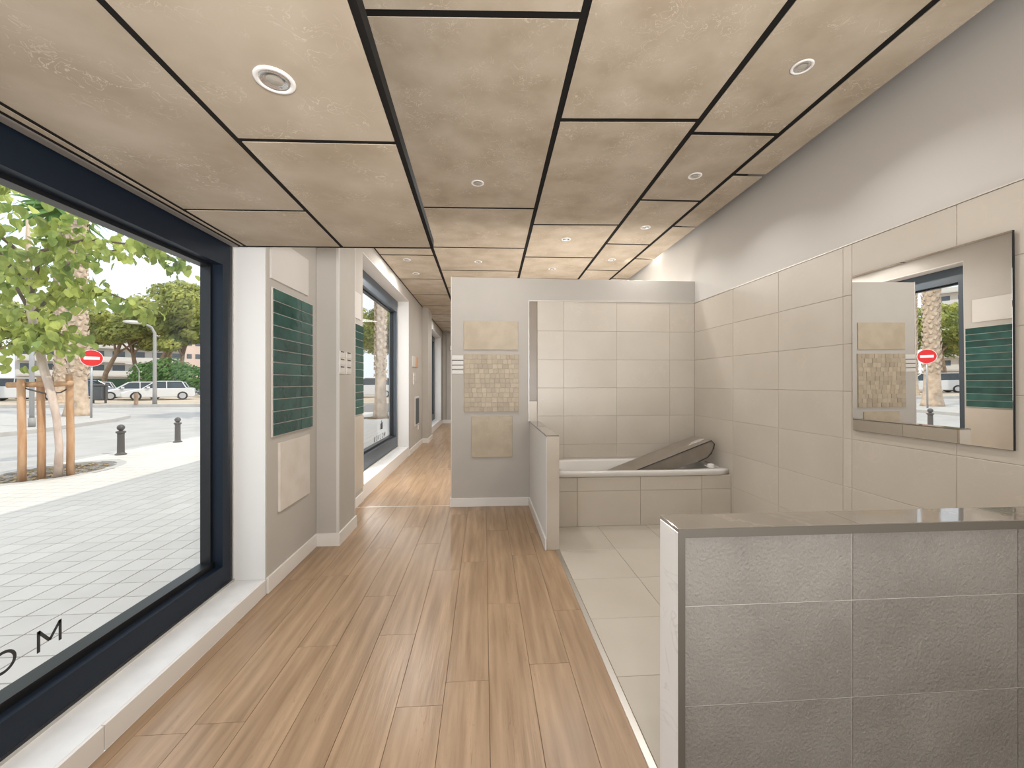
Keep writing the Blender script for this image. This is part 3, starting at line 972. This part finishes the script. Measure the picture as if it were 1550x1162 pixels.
pav = []
ps = 0.196
for i in range(29):
    for j in range(-5, 100):
        x, y = -7.49 + ps * (i + 0.5), 0.3 + ps * (j + 0.5)
        if x > -1.85 or in_pit(x, y) or ((x + 4.2) ** 2 + (y - 16.75) ** 2 < 0.75 ** 2):
            continue
        pav.append((x, y))
vis = [p for p in pav if p[1] > 1.2 and p[0] > -1.35 * p[1] - 0.4 and p[1] < 9]
vis.sort(key=lambda p: math.hypot(p[0], p[1]))
near = set(vis[:300])
for x, y in vis[:300]:
    tile('paver', '+z', (x, y, -0.062), ps - 0.007, ps - 0.007, 0.012, PAVER, sidewalk, 0.002)
verts, faces = [], []
for x, y in pav:
    if (x, y) in near:
        continue
    h = ps / 2 - 0.0035
    b = len(verts)
    for zz in (-0.062, -0.05):
        verts += [(x - h, y - h, zz), (x + h, y - h, zz), (x + h, y + h, zz), (x - h, y + h, zz)]
    faces += [(b + 4, b + 5, b + 6, b + 7)] + [(b + k, b + (k + 1) % 4, b + 4 + (k + 1) % 4, b + 4 + k) for k in range(4)]
me = bpy.data.meshes.new('paving')
me.from_pydata(verts, [], faces)
me.materials.append(PAVER)
pv = bpy.data.objects.new('paving', me)
pv['kind'] = 'stuff'
pv.parent = sidewalk
COL.objects.link(pv)
kerb = box('kerb', (-7.66, -7.50, -8, 26.5, -0.3, -0.07), PGAP, kind='structure')
for k in range(26):
    tile('kerb_stone', '+z', (-7.58, 0.5 + k, -0.07), 0.158, 0.985, 0.022, KERB, kerb, 0.006)
# road, islands, parking lot
box('road', (-70, -7.66, -8, 30.0, -0.5, -0.17), ASPH, kind='structure')
box('road', (-7.66, 40, 26.5, 30.0, -0.5, -0.172), ASPH, kind='structure')
isl = [(-13.72, 12.42), (-13.62, 13.3), (-14.1, 15.05), (-14.55, 17.0), (-15.4, 18.7), (-17.0, 20.0), (-19.5, 20.6), (-27, 19.5), (-32, 15), (-30, 11.6), (-22, 11.2), (-15, 11.6)]
bm = bmesh.new()
prism(bm, isl, 'z', -0.3, -0.05)
finish('traffic_island', bm, KERB, kind='structure')
bm = bmesh.new()
prism(bm, [(-80, 27.3), (-30, 26.6), (-17, 27.2), (40, 28.0), (40, 130), (-150, 130), (-150, 27.3)], 'z', -0.4, 0.0)
finish('ground_lot', bm, SAND, kind='structure')
bm = bmesh.new()
prism(bm, [(-80, 27.0), (-30, 26.3), (-17, 26.9), (40, 27.7), (40, 28.0), (-17, 27.2), (-30, 26.6), (-80, 27.3)], 'z', -0.4, 0.02)
finish('kerb_lot', bm, KERB, kind='structure')

# tree pit
bm = bmesh.new()
n = 40
ring = [[(-6.86 + (0.66 * f) * math.cos(2 * math.pi * k / n), 6.95 + (0.90 * f) * math.sin(2 * math.pi * k / n)) for k in range(n)] for f in (0.93, 1.08)]
for k in range(n):
    a, b = ring[0][k], ring[0][(k + 1) % n]
    c, d = ring[1][(k + 1) % n], ring[1][k]
    prism(bm, [a, b, c, d], 'z', -0.10, -0.047)
pit_ring = finish('trim_pit', bm, KERB, kind='structure')
bm = bmesh.new()
lathe(bm, [(0.0001, -0.075), (0.4, -0.078), (0.8, -0.082), (1.0, -0.09)], 0, 0, 28)
for v in bm.verts:
    v.co.x = -6.86 + v.co.x * 0.63
    v.co.y = 6.95 + v.co.y * 0.87
    v.co.z += random.uniform(-0.008, 0.008)
finish('soil', bm, SOIL, kind='structure')
verts, faces = [], []
for k in range(900):
    a, q = random.uniform(0, 2 * math.pi), math.sqrt(random.random()) * 0.9
    x, y = -6.86 + 0.6 * q * math.cos(a), 6.95 + 0.83 * q * math.sin(a)
    th, l = random.uniform(0, math.pi), random.uniform(0.02, 0.06)
    dx, dy = l * math.cos(th), l * math.sin(th)
    z = -0.072 + random.uniform(0, 0.02)
    b = len(verts)
    verts += [(x - dx, y - dy, z), (x + dy * .15, y - dx * .15, z + 0.006), (x + dx, y + dy, z + random.uniform(-.005, .02)), (x - dy * .15, y + dx * .15, z - 0.002)]
    faces.append((b, b + 1, b + 2, b + 3))
me = bpy.data.meshes.new('dry_mulch')
me.from_pydata(verts, [], faces)
me.materials.append(CHIP)
o = bpy.data.objects.new('dry_mulch', me)
o['kind'] = 'stuff'
tag(o, 'dry straw coloured mulch lying in the tree pit', 'mulch')
COL.objects.link(o)


# ---------------------------------------------------------------- tree guard, tree
t = thing('tree_guard', 'wooden stake guard with top rails around the young street tree', 'tree guard', (-6.5, 6.5, -0.07))
for x, y, h in ((-6.70, 6.33, 1.43), (-6.61, 6.50, 1.45), (-6.36, 6.66, 1.50)):
    bm = bmesh.new()
    tube(bm, [(x, y, -0.085), (x + 0.005, y, 0.5), (x - 0.012, y, h - 0.06), (x - 0.012, y, h)], [0.046, 0.045, 0.043, 0.040], 10)
    finish('stake', bm, STAKE, t, smooth=True)
bm = bmesh.new()
tube(bm, [(-6.87, 6.30, 1.335), (-6.5, 6.50, 1.345), (-6.28, 6.62, 1.36)], 0.040, 8)
finish('rail', bm, STAKE, t, smooth=True)
for pa in ([(-6.70, 6.33, 1.30), (-6.55, 6.45, 1.22), (-6.40, 6.50, 1.19)], [(-6.36, 6.64, 1.29), (-6.42, 6.58, 1.22), (-6.50, 6.5, 1.21)]):
    bm = bmesh.new()
    tube(bm, pa, 0.012, 6)
    finish('tie_strap', bm, IRON, t, smooth=True)


def leaf_mesh(name, l, mat, wide=0.9):
    me = bpy.data.meshes.new(name)
    w = l * wide / 2
    vs = [(0, 0, 0), (-w * .75, l * .12, l * .05), (-w, l * .42, l * .10), (-w * .55, l * .8, l * .05), (0, l, -l * .06),
          (w * .55, l * .8, l * .05), (w, l * .42, l * .10), (w * .75, l * .12, l * .05), (0, l * .45, 0)]
    me.from_pydata(vs, [], [(8, k, k + 1) for k in range(0, 7)] + [(8, 7, 0)])
    me.materials.append(mat)
    return me


tree = thing('street_tree', 'young broad-leaved street tree with leaning pale trunk in the tree pit', 'tree', (-6.43, 6.55, -0.07))
bm = bmesh.new()
tube(bm, [(-6.43, 6.55, -0.085), (-6.36, 6.50, 0.4), (-6.37, 6.47, 0.85), (-6.43, 6.46, 1.2), (-6.55, 6.47, 1.6), (-6.64, 6.47, 2.0), (-6.73, 6.48, 2.4), (-6.78, 6.5, 3.0), (-6.8, 6.5, 3.8)],
     [0.052, 0.044, 0.042, 0.048, 0.050, 0.050, 0.046, 0.04, 0.02], 10)
finish('trunk', bm, BARKP, tree, smooth=True)
brs = [[(-6.73, 6.48, 2.35), (-6.2, 6.3, 2.72), (-5.6, 6.35, 2.72), (-4.95, 6.4, 2.45)],
       [(-6.75, 6.48, 2.6), (-6.3, 6.2, 3.25), (-5.6, 6.1, 3.40), (-4.9, 6.2, 3.35), (-4.45, 6.3, 3.12)],
       [(-6.77, 6.48, 2.8), (-6.9, 6.0, 3.45), (-6.5, 5.5, 3.75), (-5.8, 5.2, 3.75)],
       [(-6.73, 6.48, 2.4), (-7.2, 6.7, 2.9), (-7.9, 6.9, 3.3), (-8.6, 7.0, 3.4)],
       [(-6.78, 6.5, 2.9), (-6.6, 7.2, 3.5), (-6.1, 7.8, 3.9)],
       [(-6.66, 6.47, 2.05), (-7.1, 6.2, 2.2), (-7.6, 6.0, 2.0)],
       [(-6.66, 6.47, 2.1), (-6.4, 6.3, 2.2), (-6.05, 6.25, 2.05)],
       [(-6.78, 6.5, 3.2), (-7.4, 6.1, 4.0), (-7.6, 5.8, 4.4)]]
for b in brs:
    bm = bmesh.new()
    tube(bm, b, [0.03 * (1 - 0.75 * k / (len(b) - 1)) for k in range(len(b))], 6)
    finish('branch', bm, TWIG, tree, smooth=True)
lf = [leaf_mesh('leaf', l, LEAFN) for l in (0.10, 0.13, 0.155)]
clus = []
for b in brs:
    for k in range(len(b) - 1):
        for s in (0.35, 0.7, 1.0):
            p = Vector(b[k]).lerp(Vector(b[k + 1]), s)
            if k == 0 and s < 0.5:
                continue
            clus.append((p, 0.30 if p.x < -5.6 else 0.20))
for p in [(-6.9, 6.3, 2.2), (-6.6, 6.2, 1.85), (-7.2, 6.5, 2.4), (-6.3, 6.3, 1.95), (-7.0, 6.4, 3.2), (-6.6, 6.0, 3.9), (-5.7, 6.0, 3.75), (-6.2, 6.2, 3.5), (-7.1, 6.2, 3.8), (-6.0, 6.2, 2.75), (-6.5, 6.3, 2.9), (-7.3, 6.6, 1.9)]:
    clus.append((Vector(p), 0.36))
pts = []
rr = random.Random(11)
for p, r in clus:
    for k in range(26 if p.x < -5.6 else 15):
        d = Vector((rr.gauss(0, 1), rr.gauss(0, 1), rr.gauss(0, 0.7)))
        d = d.normalized() * r * rr.random() ** 0.5
        pts.append(p + d)
pts.sort(key=lambda p: (p.x ** 2 + p.y ** 2 + (p.z - 1.37) ** 2) ** 0.5 + rr.uniform(0, 1.5))
vv, ff = [], []
for i, p in enumerate(pts):
    e = (rr.uniform(-1.9, -0.5), rr.uniform(-0.5, 0.5), rr.uniform(0, 6.28))
    m = rr.choice(lf)
    if i < 300:
        o = bpy.data.objects.new('leaf', m)
        o.location = p - tree.location
        o.rotation_euler = e
        o.parent = tree
        COL.objects.link(o)
    else:
        from mathutils import Euler
        mt = Matrix.Translation(p) @ Euler(e).to_matrix().to_4x4()
        b0 = len(vv)
        vv += [tuple(mt @ v.co - tree.location) for v in m.vertices]
        ff += [tuple(b0 + q for q in pl.vertices) for pl in m.polygons]
me = bpy.data.meshes.new('crown')
me.from_pydata(vv, [], ff)
me.materials.append(LEAFN)
o = bpy.data.objects.new('crown', me)
o['kind'] = 'stuff'
o.parent = tree
COL.objects.link(o)


# ---------------------------------------------------------------- bollards
def bollard(x, y, label):
    t = thing('bollard', label, 'bollard', (x, y, -0.05), 'cast iron bollards along the kerb')
    bm = bmesh.new()
    lathe(bm, [(0.09, -0.05), (0.09, -0.03), (0.065, -0.015), (0.058, 0.0), (0.055, 0.36), (0.06, 0.375), (0.078, 0.385), (0.078, 0.41), (0.055, 0.42), (0.03, 0.425), (0.03, 0.432)], x, y, 16, True)
    finish('post', bm, IRON, t, smooth=False)
    bm = bmesh.new()
    bmesh.ops.create_uvsphere(bm, u_segments=16, v_segments=10, radius=0.062, matrix=Matrix.Translation((x, y, 0.485)))
    finish('ball', bm, IRON, t, smooth=True)


bollard(-7.147, 8.459, 'grey ball-topped bollard nearer the tree pit')
bollard(-7.302, 10.151, 'grey ball-topped bollard farther along the kerb, next to the window frame')

# ---------------------------------------------------------------- no entry sign
t = thing('no_entry_sign', 'round red no entry sign on a thin grey post', 'road sign', (-15.9, 17.48, -0.05))
bm = bmesh.new()
tube(bm, [(-15.9, 17.48, -0.05), (-15.88, 17.48, 2.7)], 0.035, 10)
finish('post', bm, GALV, t, smooth=True)
fd = Vector((15.9, -17.48, 0)).normalized()
rot = fd.to_track_quat('Z', 'Y').to_matrix().to_4x4()
c0 = Vector((-15.88, 17.48, 2.36)) + fd * 0.06


def disc(name, r, d, mat, off, parent):
    bm = bmesh.new()
    bmesh.ops.create_cone(bm, cap_ends=True, segments=36, radius1=r, radius2=r, depth=d, matrix=Matrix.Translation(c0 + fd * off) @ rot)
    return finish(name, bm, mat, parent)


disc('rim', 0.335, 0.015, SIGNW, 0, t)
disc('disc', 0.32, 0.014, RED, 0.004, t)
bm = bmesh.new()
sd = fd.cross(Vector((0, 0, 1)))
pts_ = [c0 + fd * 0.0112 + sd * a + Vector((0, 0, b)) for a, b in ((-.225, -.06), (.225, -.06), (.225, .06), (-.225, .06))]
v0 = [bm.verts.new(p) for p in pts_]
v1 = [bm.verts.new(p + fd * 0.004) for p in pts_]
bm.faces.new(v0[::-1])
bm.faces.new(v1)
for k in range(4):
    bm.faces.new((v0[k], v0[(k + 1) % 4], v1[(k + 1) % 4], v1[k]))
finish('white_bar', bm, SIGNW, t)


# ---------------------------------------------------------------- palms
def palm(x, y, h, r0, r1, label, fronds=True, seed=1, stub0=1.6):
    q = random.Random(seed)
    t = thing('palm', label, 'palm tree', (x, y, -0.05), 'palms along the street')
    bm = bmesh.new()
    zs = [-0.06, 0.1, 0.35, 0.9, stub0, 2.2, h * 0.5, h * 0.75, h]
    rs = [r0 * 1.5, r0 * 1.38, r0 * 1.22, r0 * 1.05, r0 * 0.98, r1, r1, r1 * .95, r1 * .9]
    tube(bm, [(x, y, z) for z in zs], rs, 14)
    finish('trunk', bm, PALMB, t, smooth=True)
    # cut frond stubs in a spiral, joined into one rough coat
    bm = bmesh.new()
    z, a = stub0 - 0.1, 0.0
    while z < h:
        r = r1 * 0.95 if z > 2.2 else r0 * 0.95
        ca, sa = math.cos(a), math.sin(a)
        w = 0.35 * r1 + 0.02
        l = q.uniform(0.14, 0.26) * (0.5 + r1)
        b = Vector((x + ca * r * .92, y + sa * r * .92, z))
        tn = Vector((-sa, ca, 0))
        out = Vector((ca, sa, 0))
        p = [b - tn * w, b + tn * w, b + out * l * .55 + tn * w * .75 + Vector((0, 0, l)), b + out * l * .55 - tn * w * .75 + Vector((0, 0, l)),
             b + out * 0.09 + Vector((0, 0, -.03))]
        vs = [bm.verts.new(c) for c in p]
        bm.faces.new((vs[0], vs[4], vs[3]))
        bm.faces.new((vs[4], vs[1], vs[2]))
        bm.faces.new((vs[4], vs[2], vs[3]))
        a += 2.4 + q.uniform(-.15, .15)
        z += 0.034
    o = finish('frond_stubs', bm, PALMS, t)
    o['kind'] = 'stuff'
    if fronds:
        bm = bmesh.new()
        for k in range(34):
            a = k * 2.4
            up = 0.9 - 1.3 * (k / 34)
            prev = None
            for s in range(9):
                f = s / 8
                rad = f * 2.6
                zz = h + up * rad - 0.28 * rad * rad
                c = Vector((x + math.cos(a) * rad, y + math.sin(a) * rad, zz))
                wd = 0.33 * math.sin(math.pi * min(f + 0.12, 1)) + 0.02
                tn = Vector((-math.sin(a), math.cos(a), 0)) * wd
                cur = (bm.verts.new(c + tn - Vector((0, 0, wd * .6))), bm.verts.new(c), bm.verts.new(c - tn - Vector((0, 0, wd * .6))))
                if prev:
                    bm.faces.new((prev[0], prev[1], cur[1], cur[0]))
                    bm.faces.new((prev[1], prev[2], cur[2], cur[1]))
                prev = cur
        o = finish('fronds', bm, LEAFB, t)
        o['kind'] = 'stuff'
    return t


palm(-17.45, 18.57, 11.5, 0.31, 0.30, 'thick palm trunk standing on the island behind the no entry sign', True, 1)
palm(-28.2, 29.0, 13.0, 0.36, 0.36, 'palm trunk farther back, left of the island palm', True, 2)
palm(-4.20, 16.70, 12.0, 0.21, 0.19, 'tall palm with rough trunk seen through the second window', True, 3)
bm = bmesh.new()
lathe(bm, [(0.0001, -0.045), (0.5, -0.05), (0.74, -0.058)], -4.2, 16.7, 24)
finish('soil_palm', bm, SOIL, kind='structure')

# ---------------------------------------------------------------- street lamps and posts
def lamp(x, y, z0, h, label, arm=1.0, adir=(-1, 0), th=1.0):
    t = thing('street_lamp', label, 'street lamp', (x, y, z0), 'street lamps')
    bm = bmesh.new()
    a = Vector((adir[0], adir[1], 0)).normalized()
    p = Vector((x, y, z0))
    tube(bm, [p, p + Vector((0, 0, 0.8)), p + Vector((0, 0, h - 0.6)), p + Vector((0, 0, h - 0.25)) + a * 0.15, p + Vector((0, 0, h)) + a * arm * 0.6], [0.13 * th, 0.11 * th, 0.09 * th, 0.075 * th, 0.06 * th], 10)
    finish('post', bm, POSTG, t, smooth=True)
    bm = bmesh.new()
    c = p + Vector((0, 0, h)) + a * (arm * 0.6 + 0.4)
    bmesh.ops.create_uvsphere(bm, u_segments=14, v_segments=8, radius=1, matrix=Matrix.Translation(c) @ Matrix.Rotation(math.atan2(a.y, a.x), 4, 'Z') @ Matrix.Diagonal((0.55 * th, 0.2 * th, 0.11 * th, 1)))
    finish('lamp_head', bm, PLATE, t, smooth=True)


lamp(-20.8, 27.0, 0.0, 5.1, 'grey street lamp with curved head by the parked white cars', 0.9, (-0.79, -0.6))
lamp(-32.2, 40.0, 0.0, 3.1, 'small pale lamp post before the far green bush', 0.5, (-0.79, -0.6), 0.5)
t = thing('street_post', 'plain grey post on the island left of the tree guard stakes', 'post', (-14.48, 13.96, -0.05))
bm = bmesh.new()
tube(bm, [(-14.48, 13.96, -0.05), (-14.48, 13.96, 4.2)], 0.06, 10)
finish('pole', bm, GALV, t, smooth=True)
bm = bmesh.new()
tube(bm, [(-14.48, 13.96, -0.05), (-14.48, 13.96, 0.25)], 0.085, 10)
finish('sleeve', bm, POSTG, t, smooth=True)
t = thing('short_post', 'short brown post at the kerb before the white cars', 'post', (-21.67, 26.7, 0.0))
box('shaft', (-21.75, -21.59, 26.62, 26.78, 0.0, 0.75), BARKD, t, bevel=0.02)
box('cap', (-21.77, -21.57, 26.60, 26.80, 0.75, 0.80), IRON, t, bevel=0.01)
t = thing('litter_bin', 'dark grey litter bin on posts beside the no entry sign', 'bin', (-25.5, 28.6, 0.0))
box('bucket', (-25.83, -25.17, 28.35, 28.85, 0.22, 1.15), BIN, t, bevel=0.04)
box('lid', (-25.87, -25.13, 28.31, 28.89, 1.15, 1.27), IRON, t, bevel=0.03)
box('leg', (-25.92, -25.85, 28.55, 28.65, 0.0, 1.1), IRON, t)
box('leg', (-25.15, -25.08, 28.55, 28.65, 0.0, 1.1), IRON, t)


# ---------------------------------------------------------------- parked cars
def car(x, y, z, head, mat, label, length=4.3, h=1.45, suv=False, van=False):
    t = thing('car', label, 'car', (0, 0, 0), 'parked cars')
    l2 = length / 2
    w = 0.88
    top = h
    belt = 0.62 * h
    bm = bmesh.new()
    prof = [(-l2, 0.34), (-l2 + .05, belt * .92), (-l2 + .5, belt), (l2 - 1.25, belt), (l2 - .35, belt * .80), (l2, belt * .62), (l2, 0.36), (l2 - .1, 0.22), (-l2 + .1, 0.22)]
    if van or suv:
        prof[1] = (-l2, belt)
        prof[2] = (-l2 + .3, belt + .02)
    prism(bm, prof, 'y', -w, w)
    finish('body', bm, mat, t, bevel=0.07, smooth=False)
    tail = -l2 + (.12 if (suv or van) else .55)
    front = l2 - (0.75 if van else 1.2)
    bm = bmesh.new()
    lo = [(tail, -w + .05), (front, -w + .05), (front, w - .05), (tail, w - .05)]
    hi = [(tail + .28, -w + .22), (front - .75, -w + .22), (front - .75, w - .22), (tail + .28, w - .22)]
    v0 = [bm.verts.new((p[0], p[1], belt - .03)) for p in lo]
    v1 = [bm.verts.new((p[0], p[1], top - .05)) for p in hi]
    bm.faces.new(v0[::-1])
    bm.faces.new(v1)
    for k in range(4):
        bm.faces.new((v0[k], v0[(k + 1) % 4], v1[(k + 1) % 4], v1[k]))
    finish('window_band', bm, CARG, t)
    bm = bmesh.new()
    prism(bm, [(tail + .22, top - .07), (tail + .4, top), (front - .95, top), (front - .68, top - .08)], 'y', -w + .2, w - .2)
    finish('roof', bm, mat, t, bevel=0.02)
    for s in (-1, 1):
        bm = bmesh.new()
        for xa, xb in ((front, front - .75), (tail, tail + .28), ((tail + front) / 2 - .1, (tail + front) / 2 - .1)):
            tube(bm, [(xa, s * (w - .05), belt - .03), (xb, s * (w - .22), top - .05)], 0.035, 6)
        finish('pillars', bm, mat, t)
        for xw in (-l2 + .8, l2 - .85):
            bm = bmesh.new()
            bmesh.ops.create_cone(bm, cap_ends=True, segments=20, radius1=.33, radius2=.33, depth=.2, matrix=Matrix.Translation((xw, s * (w - .08), .33)) @ Matrix.Rotation(R(90), 4, 'X'))
            wh = finish('wheel', bm, TYRE, t)
            bm = bmesh.new()
            bmesh.ops.create_cone(bm, cap_ends=True, segments=16, radius1=.22, radius2=.20, depth=.03, matrix=Matrix.Translation((xw, s * (w + .025), .33)) @ Matrix.Rotation(R(90), 4, 'X'))
            finish('rim', bm, RIM, wh)
        box('headlamp', (l2 - .12, l2 + .01, s * .62 - .17, s * .62 + .17, belt * .62 - .08, belt * .62 + .05), LIGHTC, t, bevel=.02)
        box('door_mirror', (front - .45, front - .25, s * (w + .09) - .08, s * (w + .09) + .08, belt + .0, belt + .14), mat, t, bevel=.03)
    box('grille', (l2 - .02, l2 + .012, -.42, .42, .40, .55), BIN, t)
    box('number_plate', (l2 - .01, l2 + .02, -.25, .25, .30, .40), SIGNW, t)
    t.location = (x, y, z)
    t.rotation_euler = (0, 0, head)
    return t


HD = R(215)
car(-28.7, 35.0, 0.0, R(222), CARW, 'white saloon car facing left, parked left of the curved street lamp')
car(-25.85, 34.0, 0.0, R(218), CARW, 'white hatchback car parked right of the curved street lamp', 4.4, 1.52)
car(-34.4, 37.6, 0.0, R(20), CARB, 'blue grey car parked behind the litter bin', 4.6, 1.6, True)
car(-25.6, 41.5, 0.0, R(222), CARD, 'dark car mostly hidden behind the window frame edge', 4.2)
car(-35.2, 33.6, 0.0, R(30), CARW, 'white van behind the left stakes of the tree guard', 4.6, 1.75, True, True)
car(-39.5, 35.6, 0.0, R(215), CARS, 'silver car behind the tree guard rail, next to the white van', 4.3)
car(-36.0, 39.5, 0.0, R(215), CARW, 'white car in the second row behind the island palm', 4.3)
car(-31.5, 42.5, 0.0, R(215), CARS, 'silver car in the second row between the two white cars', 4.4)
car(-10.9, 38.5, 0.0, R(205), CARW, 'white off-road car left of the palm in the second window', 4.6, 1.85, True)
car(-7.0, 44.0, 0.0, R(205), CARS, 'silver car right of the palm in the second window', 4.3)


# ---------------------------------------------------------------- background trees
def foliage(name, blobs, n, size, mat, parent, seed):
    q = random.Random(seed)
    vv, ff = [], []
    tot = sum(b[3] * b[3] for b in blobs)
    off = parent.location
    for cx, cy, cz, r, fl in blobs:
        for k in range(int(n * r * r / tot)):
            d = Vector((q.gauss(0, 1), q.gauss(0, 1), q.gauss(0, 1))).normalized()
            rr = r * (0.72 + 0.33 * q.random())
            p = Vector((cx, cy, cz)) + Vector((d.x * rr, d.y * rr, d.z * rr * fl))
            s = size * q.uniform(0.6, 1.3)
            nrm = (d + Vector((q.uniform(-.7, .7), q.uniform(-.7, .7), q.uniform(-.7, .7)))).normalized()
            u = nrm.orthogonal().normalized() * s
            w = nrm.cross(u)
            b0 = len(vv)
            vv += [tuple(p + u - off), tuple(p + w * .6 - off), tuple(p - u - off), tuple(p - w * .6 - off)]
            ff.append((b0, b0 + 1, b0 + 2, b0 + 3))
    me = bpy.data.meshes.new(name)
    me.from_pydata(vv, [], ff)
    me.materials.append(mat)
    o = bpy.data.objects.new(name, me)
    o['kind'] = 'stuff'
    o.parent = parent
    COL.objects.link(o)
    return o


def pine(x, y, h, lean, blobs, label, r=0.28, seed=0):
    t = thing('pine', label, 'tree', (x, y, 0), 'umbrella pines behind the parked cars')
    bm = bmesh.new()
    tx, ty = x + lean[0], y + lean[1]
    tube(bm, [(x, y, -.05), (x + lean[0] * .2, y + lean[1] * .2, h * .35), (x + lean[0] * .7, y + lean[1] * .7, h * .7), (tx, ty, h)], [r, r * .85, r * .7, r * .45], 8)
    finish('trunk', bm, BARKD, t, smooth=True)
    bl = [(tx + bx_, ty + by_, h + bz_, rb, fl) for bx_, by_, bz_, rb, fl in blobs]
    for b in bl[:4]:
        bm = bmesh.new()
        tube(bm, [(x + lean[0] * .65, y + lean[1] * .65, h * .66), ((x + lean[0] + b[0]) / 2, (y + lean[1] + b[1]) / 2, (h * .8 + b[2]) / 2), (b[0], b[1], b[2])], [r * .5, r * .35, r * .15], 6)
        finish('branch', bm, BARKD, t, smooth=True)
    foliage('crown', bl, 7500, 0.20, LEAFY, t, seed)


def clumps(n, R_, zr, rb, seed):
    q = random.Random(seed)
    out = []
    for k in range(n):
        a = q.uniform(0, 6.28)
        d = R_ * math.sqrt(q.random())
        out.append((d * math.cos(a), d * math.sin(a), q.uniform(-zr, zr) + (1 - d / R_) * zr, q.uniform(rb * .7, rb * 1.2), 0.62))
    return out


pine(-43.5, 49.0, 7.0, (2.0, 0.5), clumps(15, 3.6, 1.6, 1.6, 1), 'umbrella pine left of the apartment block, over the blue grey car', 0.26, 1)
pine(-41.2, 51.0, 7.2, (-0.8, 0), clumps(15, 3.4, 1.6, 1.6, 2), 'umbrella pine with slim trunk in front of the white apartment block', 0.26, 2)
pine(-37.3, 48.0, 8.4, (2.6, 0.6), clumps(20, 3.4, 2.4, 1.7, 3), 'tall bright pine with strongly leaning trunk behind the street lamp', 0.36, 3)
pine(-40.8, 55.0, 8.0, (0.5, 0), clumps(14, 3.2, 1.8, 1.6, 4), 'straight grey-trunked pine right of the leaning pine', 0.3, 4)
pine(-34.6, 48.4, 6.6, (0.5, 0), clumps(12, 2.2, 1.3, 1.2, 5), 'pine close to the window frame edge with a low crown', 0.26, 5)
pine(-49.5, 50.0, 7.2, (1.0, 0), clumps(16, 4.0, 1.8, 1.7, 6), 'dark pine behind the island palm trunk', 0.3, 6)
pine(-57.0, 50.0, 7.0, (1.0, 0), clumps(16, 4.2, 2.2, 1.8, 7), 'pine at the left edge behind the street tree', 0.3, 7)
pine(-66.0, 52.0, 7.0, (0.0, 0), clumps(16, 4.2, 2.2, 1.8, 8), 'farthest left pine behind the white van', 0.3, 8)
pine(-11.5, 52.0, 7.5, (0, 0), clumps(18, 3.6, 2.2, 1.8, 9), 'leafy pine left of the palm in the second window', 0.3, 9)
pine(-6.0, 54.0, 7.0, (0, 0), clumps(16, 3.6, 2.0, 1.8, 10), 'leafy pine right of the palm in the second window', 0.3, 10)
pine(-17.5, 56.0, 8.0, (0, 0), clumps(18, 3.6, 2.2, 1.8, 12), 'pine between the two windows, hidden behind the column wall', 0.3, 12)
t = thing('round_bush', 'broad green bush between the pine trunks', 'bush', (-33.9, 45.5, 0))
bm = bmesh.new()
tube(bm, [(-33.9, 45.5, -.05), (-33.9, 45.5, 2.0)], 0.12, 6)
finish('stem', bm, BARKD, t)
foliage('foliage', [(-35.4, 45.5, 1.9, 1.9, .9), (-33.6, 45.5, 2.2, 2.1, .9), (-31.9, 45.5, 1.8, 1.7, .9)], 5000, 0.16, LEAFB, t, 21)


# ---------------------------------------------------------------- apartment blocks far behind
def block(x0, x1, y, h, mat, label, bays, floors, rot=0.0, balc=True, dep=12):
    cxm = (x0 + x1) / 2
    t = thing('apartment_block', label, 'building', (cxm, y, 0))
    wb_ = (x1 - x0) / 2
    def bxx(nm, a, b, c, d, e, f, m):
        bm = bmesh.new()
        bx(bm, a + cxm, b + cxm, c + y, d + y, e, f)
        return finish(nm, bm, m, t)
    bxx('walls', -wb_, wb_, 0, dep, -0.05, h, mat)
    fh = h / floors
    bw = 2 * wb_ / bays
    for k in range(floors):
        z = k * fh
        if balc:
            bxx('balcony', -wb_ + .3, wb_ - .3, -1.3, 0.0, z + fh - .22, z + fh, FACW)
            bxx('parapet', -wb_ + .3, wb_ - .3, -1.35, -1.22, z + fh, z + fh + .95, FACW)
        for b in range(bays):
            bxx('window', -wb_ + b * bw + bw * .2, -wb_ + b * bw + bw * .8, -0.06, 0.02, z + .9, z + 2.2, WIND)
    bxx('roof', -wb_ - .3, wb_ + .3, -0.3, dep + .3, h, h + .5, FACW)
    t.rotation_euler = (0, 0, rot)
    return t


block(-91, -66, 90, 14.5, FACW, 'white apartment block with long balconies behind the pines', 8, 5, R(38))
block(-94, -77, 120, 22, FACP, 'pinkish apartment tower right of the white block', 9, 6, R(35), False)
block(-120, -98, 80, 21, FACB, 'cream apartment block at far left behind the trees', 7, 7, R(50))
block(-50, -36, 110, 34, FACB, 'cream tower block seen in the mirror beside the palm', 5, 11, R(25), True)
t = thing('green_fence', 'long green mesh fence behind the parked cars', 'fence', (-35, 58, 0))
box('mesh_panel', (-75, 5, 58, 58.08, 0.0, 1.9), HEDGE, t)
for k in range(21):
    box('post', (-75 + 4 * k - .05, -75 + 4 * k + .05, 57.9, 58.0, 0, 2.0), GALV, t)
